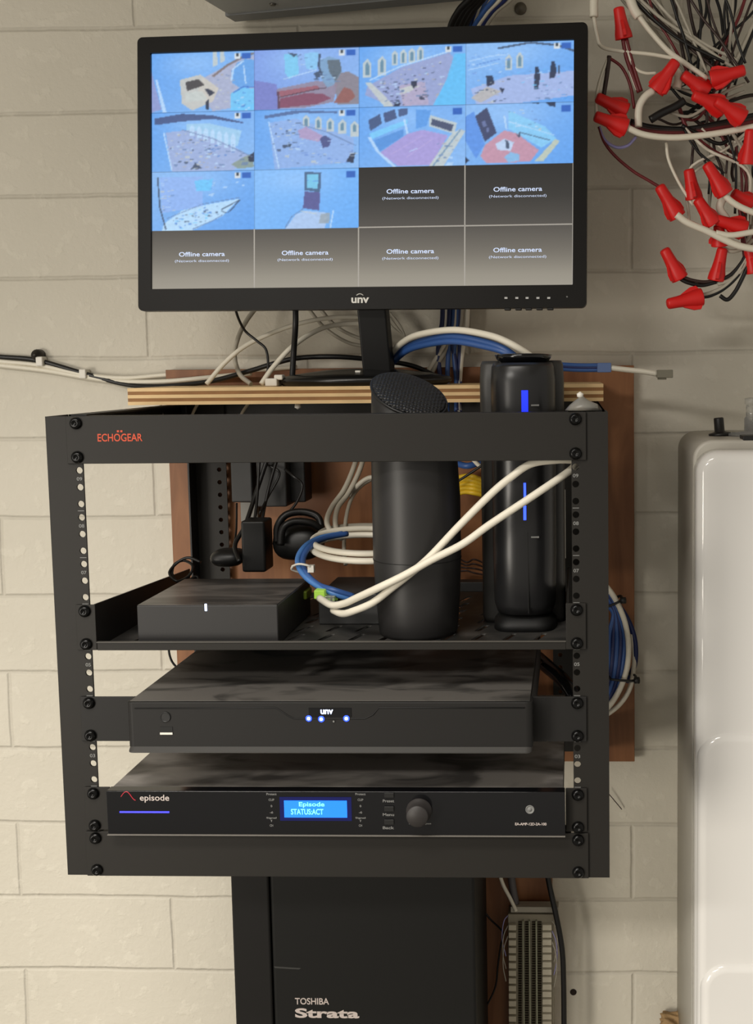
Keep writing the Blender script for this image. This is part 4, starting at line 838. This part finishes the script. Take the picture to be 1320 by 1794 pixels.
cable('white_cable', 'pale cable arching down to the board, left of the black drop cable', 'cable', [(640, 556, .34), (590, 556, .33), (540, 563, .31), (485, 580, .30), (430, 606, .29), (392, 638, .28), (362, 673, .27)], .0028, M_white_cab)
cable('white_cable', 'pale cable arching down to the white plug by the stand', 'cable', [(640, 566, .33), (600, 568, .32), (560, 577, .30), (515, 605, .28), (480, 642, .27), (458, 673, .26)], .0030, M_white_cab)
cable('grey_cable', 'grey cable hanging behind the monitor and curling onto the board', 'cable', [(452, 535, .34), (432, 562, .33), (418, 590, .32), (411, 622, .31), (420, 655, .30), (440, 673, .29)], .0028, M_grey_cab)
cable('grey_cable', 'grey cable crossing behind the neck of the stand, upper', 'cable', [(560, 540, .35), (590, 572, .345), (630, 592, .34), (680, 600, .34)], .0022, M_grey_cab)
cable('grey_cable', 'grey cable crossing behind the neck of the stand, lower', 'cable', [(540, 540, .35), (570, 575, .345), (610, 600, .34), (650, 608, .34)], .0022, M_grey_cab)
for k in range(3):
    cable('grey_cable', 'thin grey cable in the fan right of the stand neck', 'cable', [(668+k*8, 548, .35), (690+k*7, 575, .35), (715-k*4, 600, .35), (690-k*8, 640, .35)], .0014, M_grey_cab, 'thin grey cables right of the neck')
cable('black_cable', 'thin black wavy cable hanging from the monitor left of the stand', 'cable', [(410, 532, .25), (418, 558, .26), (430, 580, .27), (450, 597, .27), (466, 612, .27), (470, 640, .27), (466, 664, .27)], .0015, M_black_cab)
cable('monitor_power_cord', 'thick straight black cord dropping from the monitor', 'cable', [(518, 530, .26), (518, 570, .26), (515, 615, .27), (512, 664, .27)], .0034, M_black_cab)
q = at(478, 660, .24)
o = MB().box(q[0]-.008, q[0]+.006, .235, .26, .4669, .476).box(q[0]+.002, q[0]+.012, .237, .25, .474, .480).build('white_plug', M_white, bevel=.0015); tag(o, 'small white plug lying on the board at the left of the stand base', 'plug')
q = at(627, 653, .22); o = MB().box(q[0]-.004, q[0]+.002, .225, .231, .4815, .4840).build('white_scrap', M_white, bevel=.0006); tag(o, 'tiny white scrap on the stand base beside the neck', 'scrap')
# vertical bundle behind the monitor to the right of the neck
VB = [(800, 792, 770, 742, M_white_cab), (810, 800, 778, 750, M_grey_cab), (776, 772, 768, 772, M_dblue_cab), (788, 786, 796, 802, M_dblue_cab), (802, 800, 796, 800, M_blue_cab), (806, 806, 806, 806, M_dblue_cab), (820, 816, 810, 806, M_white_cab), (796, 790, 786, 784, M_blue_cab)]
names = ['white cable angling down to the left behind the stand', 'grey cable angling down to the left behind the stand', 'dark blue cable, leftmost of the upright bundle below the monitor', 'dark blue cable beside the bright blue one below the monitor', 'bright blue cable in the middle of the upright bundle', 'dark blue cable in front of the rightmost white one', 'white cable, rightmost of the upright bundle below the monitor', 'blue cable tucked in the upright bundle below the monitor']
for k, (a, b_, c, d, mtl) in enumerate(VB):
    cable('upright_cable', names[k], 'cable', [(860-k*3+30, -30, .33), (835+4*k-20, 20, .33), (810+3*k, 80, .34), (a+4, 300, .352), (a, 540, .352), (b_, 580, .352), (c, 620, .35), (d, 668, .345), (d, 720, .33)], .0029, mtl)
for k in range(4):
    cable('black_riser_cable', 'thick black cable rising from behind the monitor to the ceiling', 'cable', [(880-k*8, -60, .25), (852-k*7, -10, .28), (828-k*8, 20, .30), (812-k*8, 60, .32), (808-k*6, 140, .33)], .0042, M_black_cab, 'black cables above the monitor')
for k, mtl in enumerate((M_grey_cab, M_dblue_cab, M_white_cab, M_blue_cab)):
    cable('riser_cable', '%s cable rising from behind the monitor to the ceiling' % ('pale grey', 'dark blue', 'white', 'blue')[k], 'cable', [(915-k*9, -60, .24), (888-k*10+14, -10, .27), (862-k*7+6, 22, .30), (848-k*7, 60, .32), (840-k*6, 140, .33)], .0028, mtl)
# arc over to the gateway
cable('white_arc_cable', 'white cable arching over from the stand to the tall router', 'cable', [(672, 640, .30), (684, 622, .28), (706, 600, .25), (735, 586, .22), (795, 578, .18), (856, 587, .16), (895, 602, .15), (930, 624, .15), (945, 640, .16)], .0036, M_white_cab, n=14)
for k in range(2):
    cable('blue_arc_cable', 'blue cable arching under the white one, %s of two' % ('upper' if k == 0 else 'lower'), 'cable', [(672, 650, .31), (686, 631+k*6, .29), (712, 608+k*7, .26), (745, 596+k*8, .23), (795, 589+k*9, .19), (850, 599+k*8, .17), (885, 612+k*5, .16), (912, 632, .16)], .0036, M_blue_cab, n=14)
for k in range(3):
    cable('blue_patch_cable', 'blue cable of the short bundle pointing right past the rack top', 'cable', [(920, 628+k*5, .24), (960, 636+k*4, .25), (1010, 640+k*4, .255), (1066, 640+k*4, .255)], .0026, M_blue_cab if k != 1 else M_dblue_cab, 'blue cables pointing right')
q = at(1062, 644, .255); o = MB().box(q[0]-.010, q[0]+.006, .250, .262, q[2]-.0055, q[2]+.0055).build('inline_coupler', mat('blue_clear_plastic', (110, 136, 190), .2, trans=.3), bevel=.001); tag(o, 'clear coupler at the end of the short blue bundle', 'connector')
cable('white_stub_cable', 'white cable end with a plug sticking out right above the board', 'cable', [(1066, 644, .256), (1100, 648, .25), (1128, 651, .245), (1152, 655, .24)], .0032, M_white_cab)
q = at(1165, 655, .235); o = MB().box(q[0]-.009, q[0]+.009, .229, .241, q[2]-.0045, q[2]+.0045).box(q[0]-.008, q[0]+.002, .231, .239, q[2]-.0065, q[2]-.0045).build('network_plug', mat('smoky_clear_plastic', (150, 146, 130), .15, trans=.5), bevel=.0008); tag(o, 'clear plug on the white cable end above the right of the rack', 'plug')
# thin white scrap bag on the top right corner
sb = MB(); q = at(1020, 724, .02)
sb.loft([ell(q[0], .03, .016, .014, HT+.0005), ell(q[0]+.002, .03, .013, .012, HT+.006), ell(q[0], .03, .006, .007, HT+.010), ell(q[0], .03, .002, .002, HT+.013)])
tag(sb.build('plastic_bag', mat('frosted_film', (190, 188, 180), .3, trans=.6)), 'small crumpled clear bag on the top right corner of the rack', 'bag')
q = at(1017, 705, .03); o = MB().lathe([(.0002, 0), (.003, .001), (.0032, .004), (.0002, .006)], (q[0], .03, HT+.012), (0, 0, 1), 12).build('wire_connector', M_white); tag(o, 'small white plastic nub on the crumpled bag', 'cap')
for px, s in ((521, 'white cable end poking below the plywood board'),):
    q = at(px, 711, .21); o = MB().lathe([(.003, 0), (.0036, .004), (.0002, .006)], (q[0], .212, .4475), (0, 0, -1), 12).build('cable_end', M_white); tag(o, s, 'cable')
for k, (a, b_) in enumerate(((350, 335), (440, 420), (280, 284))):
    cable('rear_lead', 'pale lead dropping under the plywood board inside the rack', 'cable', [(a, 700, .3), (b_, 735, .29), (b_-4, 790, .3)], .0018, M_grey_cab, 'pale leads under the board')

# ------------------------------------------------------------------ loop of cable right of the rack
for k in range(5):
    d = k*6.5
    cable('side_loop_cable', 'blue cable in the tied loop hanging right of the rack', 'cable', [(1030, 1015+d*.3, .28), (1058, 1028+d, .28), (1078-d*.1, 1062+d*.5, .28), (1094-d, 1112, .28), (1092-d, 1165, .28), (1082-d, 1208, .28), (1062-d*.5, 1240-d*.4, .28), (1030, 1262-d, .28)], .0030, (M_blue_cab, M_dblue_cab)[k % 2], 'blue cables in the side loop')
cable('side_loop_cable', 'white cable on the outside of the tied loop right of the rack', 'cable', [(1030, 990, .275), (1060, 1024, .275), (1080, 1052, .275), (1096, 1092, .275), (1102, 1135, .275), (1098, 1175, .275), (1084, 1212, .275), (1062, 1243, .275), (1030, 1266, .275)], .0034, M_white_cab)
cable('side_loop_cable', 'second white cable peeling off low on the tied loop right of the rack', 'cable', [(1108, 1110, .30), (1112, 1150, .30), (1106, 1200, .29), (1088, 1232, .285), (1060, 1254, .28), (1030, 1268, .28)], .0030, M_white_cab)
cable('side_loop_cable', 'dark blue cable bulging outermost right of the tied loop', 'cable', [(1070, 1040, .30), (1100, 1085, .30), (1113, 1125, .30), (1112, 1165, .30), (1098, 1195, .30)], .0034, M_dblue_cab)
for (x0, y0, x1, y1, s) in ((1056, 1066, 1088, 1052, 'black cable tie at the upper part of the side loop'), (1070, 1190, 1112, 1192, 'black cable tie at the lower part of the side loop')):
    a, b_ = at(x0, y0, .268), at(x1, y1, .268)
    o = MB().tube([a, (a+b_)/2+np.array([0, -.003, 0]), b_, b_+np.array([0, .025, 0]), a+np.array([0, .025, 0]), a], .0016, n=6).lathe([(.004, 0), (.004, .006)], b_, (1, -.3, .1), 8).build('cable_tie', M_black); tag(o, s, 'cable tie')

# ------------------------------------------------------------------ cables below the rack
cable('thick_black_cable', 'thick black cable hanging down right of the punch-down block', 'cable', [(955, 1500, .335), (962, 1545, .335), (974, 1600, .33), (985, 1660, .33), (988, 1720, .33), (989, 1830, .33)], [.0036]*60, M_black_cab)
cable('thin_black_wire', 'thin black wire bowing out on the brown board beside the black cabinet', 'cable', [(832, 1525, .35), (836, 1570, .35), (855, 1605, .35), (882, 1634, .34), (878, 1655, .34), (873, 1690, .345), (868, 1730, .35), (850, 1770, .352), (838, 1810, .354)], .0012, M_black_cab)
cable('white_wire', 'white wire slanting down into the top of the punch-down block', 'cable', [(872, 1520, .34), (882, 1550, .34), (894, 1573, .34), (905, 1596, .338)], .0024, M_white_cab)
cable('grey_wire', 'dark grey flat cable behind the white wire at the punch-down block', 'cable', [(895, 1515, .35), (898, 1550, .35), (905, 1590, .348)], .005, mat('grey_jacket', (84, 80, 82), .5))
for k in range(6):
    s_ = 1 if k % 2 else -1; x = 968 if s_ > 0 else 890
    cable('hair_wire', 'hair-thin wire looping off the edge of the punch-down block', 'cable', [(x, 1604+k*9, .334), (x+s_*7, 1615+k*12, .33), (x+s_*(10-k*.5), 1645+k*12, .332), (x+s_*3, 1675+k*11, .334)], .0006, (M_violet if k % 3 == 0 else M_grey_cab), 'hair-thin wires of the punch-down block')
cable('hair_wire', 'thin wire scrap against the wall right of the rack foot', 'cable', [(1062, 1385, .37), (1075, 1400, .372), (1090, 1418, .375)], .0006, M_brown_wire)
q = at(1005, 1738, .38); o = MB().lathe([(.0045, 0), (.004, .001), (.002, .0012), (.0002, .0005)], (q[0], .3798, q[2]), (0, -1, 0), 12).build('wall_plug', mat('dark_hole_plug', (34, 22, 16), .8)); tag(o, 'dark plugged hole in the wall right of the punch-down block', 'wall plug')
q = at(912, 12, .372); o = MB().lathe([(.0075, 0), (.0075, .002), (.005, .003), (.004, .006), (.0002, .0065)], (q[0], .3798, q[2]), (0, -1, 0), 16).build('wall_screw', mat('painted_bolt', (112, 106, 94), .45, metal=.3)); tag(o, 'painted screw head in the wall just above the monitor', 'screw')

# ------------------------------------------------------------------ red wire nuts and loose wires, top right
def wire_nut(p0, p1, Yt, Yb, label, w=1.):
    """p0 closed tip, p1 open skirt (pixels)"""
    a = at(*p0, Yt); b_ = at(*p1, Yb); Ln = np.linalg.norm(b_-a); ax = (b_-a)/Ln
    rs = .0112*w
    o = MB()
    n = 24; A = Vector(ax); q = Vector((0, 0, 1)).rotation_difference(A).to_matrix(); O = Vector(a)
    prof = [(.30, 0), (.47, .02), (.52, .06), (.56, .30), (.62, .50), (.74, .66), (.86, .82), (.90, .96), (.90, 1.0), (.74, 1.0), (.62, .93)]
    rings = []
    for i, (r, h) in enumerate(prof):
        ring = []
        for k in range(n):
            an = 2*math.pi*k/n; rad = r*rs*(1+(.07 if (k % 2 and .03 < h < .6) else 0)); ring.append(O+q @ Vector((rad*math.cos(an), rad*math.sin(an), h*Ln)))
        rings.append(ring)
    o.loft(rings, smooth=True)
    for s_ in (-1, 1):          # two grip wings along the skirt
        g = [(.55*rs*s_, .40*Ln), (.72*rs*s_, .46*Ln), (1.18*rs*s_, .72*Ln), (1.22*rs*s_, .90*Ln), (.86*rs*s_, .97*Ln), (.7*rs*s_, .7*Ln)]
        vs = [O+q @ Vector((x, t, z)) for t in (-.0016, .0016) for x, z in g]; m_ = len(g)
        o.add(vs, [list(range(m_)), list(range(2*m_-1, m_-1, -1))]+[(i, (i+1) % m_, m_+(i+1) % m_, m_+i) for i in range(m_)])
    x = o.build('wire_nut', M_red_nut); tag(x, label, 'wire connector', 'red wire nuts top right')
    return b_, ax
NUTS = [((1084, 12), (1094, 68), 'red wire nut pointing up at the top left of the wire tangle'),
        ((1186, 106), (1149, 160), 'red wire nut leaning right, a thick white wire looping from its skirt'),
        ((1307, 122), (1246, 140), 'red wire nut lying nearly level at the upper right of the tangle'),
        ((1196, 130), (1240, 162), 'red wire nut slanting down right, just above the two stacked ones'),
        ((1214, 166), (1270, 190), 'red wire nut in the middle of the upper cluster, below the slanting one'),
        ((1254, 176), (1303, 208), 'red wire nut lowest and rightmost in the upper cluster'),
        ((1045, 170), (1098, 196), 'red wire nut far left of the tangle, upper of the pair'),
        ((1042, 203), (1098, 224), 'red wire nut far left of the tangle, lower of the pair'),
        ((1316, 226), (1311, 288), 'red wire nut upright at the right edge below the long white wire'),
        ((1155, 325), (1188, 380), 'red wire nut leftmost in the lower cluster, on the long curved dark red wire'),
        ((1207, 296), (1217, 348), 'red wire nut standing upright in the lower cluster'),
        ((1238, 286), (1271, 340), 'red wire nut leaning left, right of the upright one in the lower cluster'),
        ((1222, 348), (1250, 392), 'red wire nut hanging beneath the upright one in the lower cluster'),
        ((1284, 338), (1316, 358), 'red wire nut half hidden among white wires near the right edge'),
        ((1254, 384), (1306, 402), 'red wire nut lying level at the bottom of the lower cluster'),
        ((1260, 394), (1262, 430), 'short red wire nut pointing down below the level one'),
        ((1164, 436), (1192, 488), 'red wire nut tilted left at the lower left, on two black wires'),
        ((1267, 434), (1255, 491), 'red wire nut standing upright at the bottom of the tangle'),
        ((1169, 533), (1230, 520), 'lowest red wire nut, lying nearly level above the bare wall'),
        ((1312, 432), (1322, 476), 'red wire nut cut by the right edge at the bottom of the tangle')]
rsd = [.27, .25, .26, .265, .25, .24, .27, .25, .25, .26, .27, .25, .255, .27, .26, .27, .27, .27, .26, .27]
SK = []
for (p0, p1, s), Yn in zip(NUTS, rsd): SK.append((wire_nut(p0, p1, Yn-.003, Yn+.004, s), Yn, p1))
WH_, BKc, RDc, BRc = M_white_cab, M_black_cab, M_dred_wire, M_brown_wire
def wire(pts, mtl, r=.0016, label=None, group=None, Y=.27):
    nm = {WH_: 'white', BKc: 'black', RDc: 'dark red', BRc: 'brown-black', M_violet: 'violet', M_grey_cab: 'grey'}[mtl]
    pts = [(*q, Y) if len(q) == 2 else q for q in pts]
    return cable('loose_wire', label or 'thin %s wire hanging in the wire tangle at the top right' % nm, 'wire', pts, r, mtl, group or ('%s wires in the tangle' % nm), n=8, sub=6)
# signature wires
wire([(1060, -200), (1044, -60), (1041, 0), (1041, 30)], WH_, .0050, 'short thick white sheath at the top left of the tangle', 'thick white sheaths')
wire([(1041, 30), (1046, 60), (1055, 82), (1090, 90), (1140, 95), (1190, 104)], WH_, .0022, 'white wire leaving the thick sheath and running right to a red nut', 'single white wires')
wire([(1070, -180), (1092, -50), (1108, 8), (1120, 30)], WH_, .0055, 'thick white sheath slanting down right of the uppermost red nut', 'thick white sheaths')
wire([(1118, 26), (1140, 55), (1170, 88), (1200, 110), (1240, 138)], WH_, .0030, 'white wire slanting from the thick sheath to the upper cluster', 'single white wires')
wire([(1146, 158), (1130, 170), (1120, 190), (1119, 222)], WH_, .0042, 'thick white wire looping down from the leaning red nut', 'single white wires', .26)
wire([(1096, 222), (1130, 236), (1180, 241), (1240, 236), (1300, 226), (1350, 216)], WH_, .0036, 'long white wire running right across the middle of the tangle', 'single white wires', .25)
wire([(1186, 376), (1205, 390), (1240, 405), (1270, 420), (1300, 432), (1350, 440)], WH_, .0040, 'thick white wire running down right from the leftmost lower nut', 'single white wires', .25)
wire([(1268, 340), (1285, 355), (1310, 368), (1350, 382)], WH_, .0036, 'white wire running right from the nut that leans left', 'single white wires', .25)
wire([(1255, 408), (1280, 412), (1310, 408), (1350, 400)], WH_, .0034, 'white wire under the level red nut in the lower cluster', 'single white wires', .25)
wire([(1050, 222), (1060, 250), (1080, 275), (1110, 300), (1135, 315), (1157, 328)], RDc, .0018, 'long dark red wire curving down to the leftmost lower nut', 'single dark red wires')
wire([(1168, 250), (1172, 280), (1190, 320), (1215, 360)], WH_, .0018, 'thin white wire hanging to the lower cluster', 'single white wires')
wire([(1050, 222), (1060, 245), (1080, 258), (1100, 255), (1115, 240)], M_violet, .0018, 'violet wire in a small loop below the far left nuts', 'single violet wires')
wire([(1068, 98), (1055, 130), (1046, 165), (1045, 200)], WH_, .0018, 'white wire dropping along the far left of the tangle', 'single white wires')
wire([(1068, 98), (1064, 130), (1058, 168)], BRc, .0026)
wire([(1066, 100), (1090, 118), (1105, 150), (1112, 190)], RDc, .0018)
wire([(1092, 68), (1098, 100), (1110, 135), (1120, 162)], RDc, .0024)
wire([(1098, 68), (1106, 100), (1116, 135), (1124, 160)], RDc, .0022)
wire([(1094, 68), (1102, 95), (1104, 125), (1116, 158)], WH_, .0012)
wire([(1100, 90), (1112, 118), (1130, 128), (1150, 128)], WH_, .0018)
wire([(1190, 487), (1205, 495), (1230, 500), (1256, 494)], BKc, .0022); wire([(1192, 482), (1210, 490), (1235, 494), (1256, 490)], BRc, .0020)
wire([(1256, 492), (1280, 482), (1300, 460), (1318, 430)], BKc, .0022); wire([(1258, 498), (1285, 488), (1305, 465), (1322, 430)], M_grey_cab, .0024)
wire([(1228, 520), (1245, 518), (1270, 505), (1295, 480), (1312, 440)], BKc, .0022); wire([(1228, 518), (1250, 512), (1275, 498), (1298, 470), (1316, 435)], M_grey_cab, .0024)
wire([(1262, 518), (1275, 525), (1288, 512), (1300, 490), (1316, 455)], BKc, .0024)
wire([(1262, 430), (1280, 440), (1300, 436), (1320, 420)], M_grey_cab, .0024)
# fan of wires dropping from above
specs = []
rr2 = random.Random(11)
for k in range(34):
    x0 = 1075+k*8.5+rr2.uniform(-8, 8); col = rr2.choice([BKc, BKc, BKc, BRc, BRc, RDc, WH_, M_grey_cab])
    tx = rr2.choice([1200, 1230, 1255, 1275, 1290, 1300])+rr2.uniform(-14, 14); ty = rr2.uniform(105, 150)
    bow = rr2.uniform(-10, 12)
    wire([(x0*.6+1230*.4, -330), (x0*.9+1230*.1, -150), (x0, -40), (x0*.8+tx*.2+bow, 20), (x0*.45+tx*.55+bow*.6, 70), (tx, ty)], col, rr2.uniform(.0013, .0021), Y=rr2.uniform(.27, .34))
for k in range(26):       # knot behind the upper cluster
    x0 = rr2.uniform(1130, 1250); y0 = rr2.uniform(130, 225); x1 = rr2.uniform(1230, 1350); y1 = rr2.uniform(100, 235)
    col = rr2.choice([BKc, BKc, BKc, BRc, RDc, M_grey_cab])
    wire([(x0, y0), (x0*.7+x1*.3, y0*.7+y1*.3+rr2.uniform(0, 25)), (x0*.3+x1*.7, y1+rr2.uniform(0, 22)), (x1, y1)], col, rr2.uniform(.0013, .0024), Y=rr2.uniform(.28, .35))
for k in range(3):
    wire([(1105, 212+k*4), (1140, 222+k*4), (1200, 226+k*3), (1260, 216+k*4), (1330, 200+k*6)], (BKc, BRc, RDc)[k], .0030, Y=.29)
tag(MB().tube([at(*q) for q in ((1140, 210, .27), (1160, 198, .27), (1185, 186, .27), (1200, 176, .27))], .0045).build('black_splice', M_black_cab), 'fat black taped splice in the middle of the wire tangle', 'splice')
for k in range(22):       # wires from upper cluster down to the lower cluster
    x0 = rr2.uniform(1190, 1330); x1 = rr2.choice([1212, 1245, 1268, 1290, 1305, 1318, 1325])+rr2.uniform(-6, 6); y1 = rr2.uniform(300, 400)
    col = rr2.choice([BKc, BKc, BRc, RDc, M_grey_cab, WH_])
    wire([(x0, 225), (x0*.6+x1*.4+rr2.uniform(-6, 6), 262), (x1+rr2.uniform(-4, 4), 300), (x1, y1)], col, rr2.uniform(.0013, .0021), Y=rr2.uniform(.27, .34))
for k in range(12):       # from lower cluster to the drooping ends
    x0 = rr2.uniform(1275, 1340); y0 = rr2.uniform(330, 400); x1 = rr2.uniform(1296, 1325); y1 = rr2.uniform(430, 480)
    wire([(x0, y0), (x0*.6+x1*.4, y0*.5+y1*.5), (x1, y1)], rr2.choice([BKc, BRc, M_grey_cab, WH_, RDc]), rr2.uniform(.0013, .0022), Y=rr2.uniform(.27, .33))
wire([(1216, 346), (1225, 360), (1235, 372)], WH_, .0040, 'short white stub below the upright nut in the lower cluster', 'single white wires')
wire([(1182, 120), (1190, 135), (1186, 155)], WH_, .0050, 'short white stub beside the leaning red nut', 'single white wires')
wire([(1268, 345), (1262, 365), (1275, 385)], WH_, .0046, 'short white stub in the middle of the lower cluster', 'single white wires')
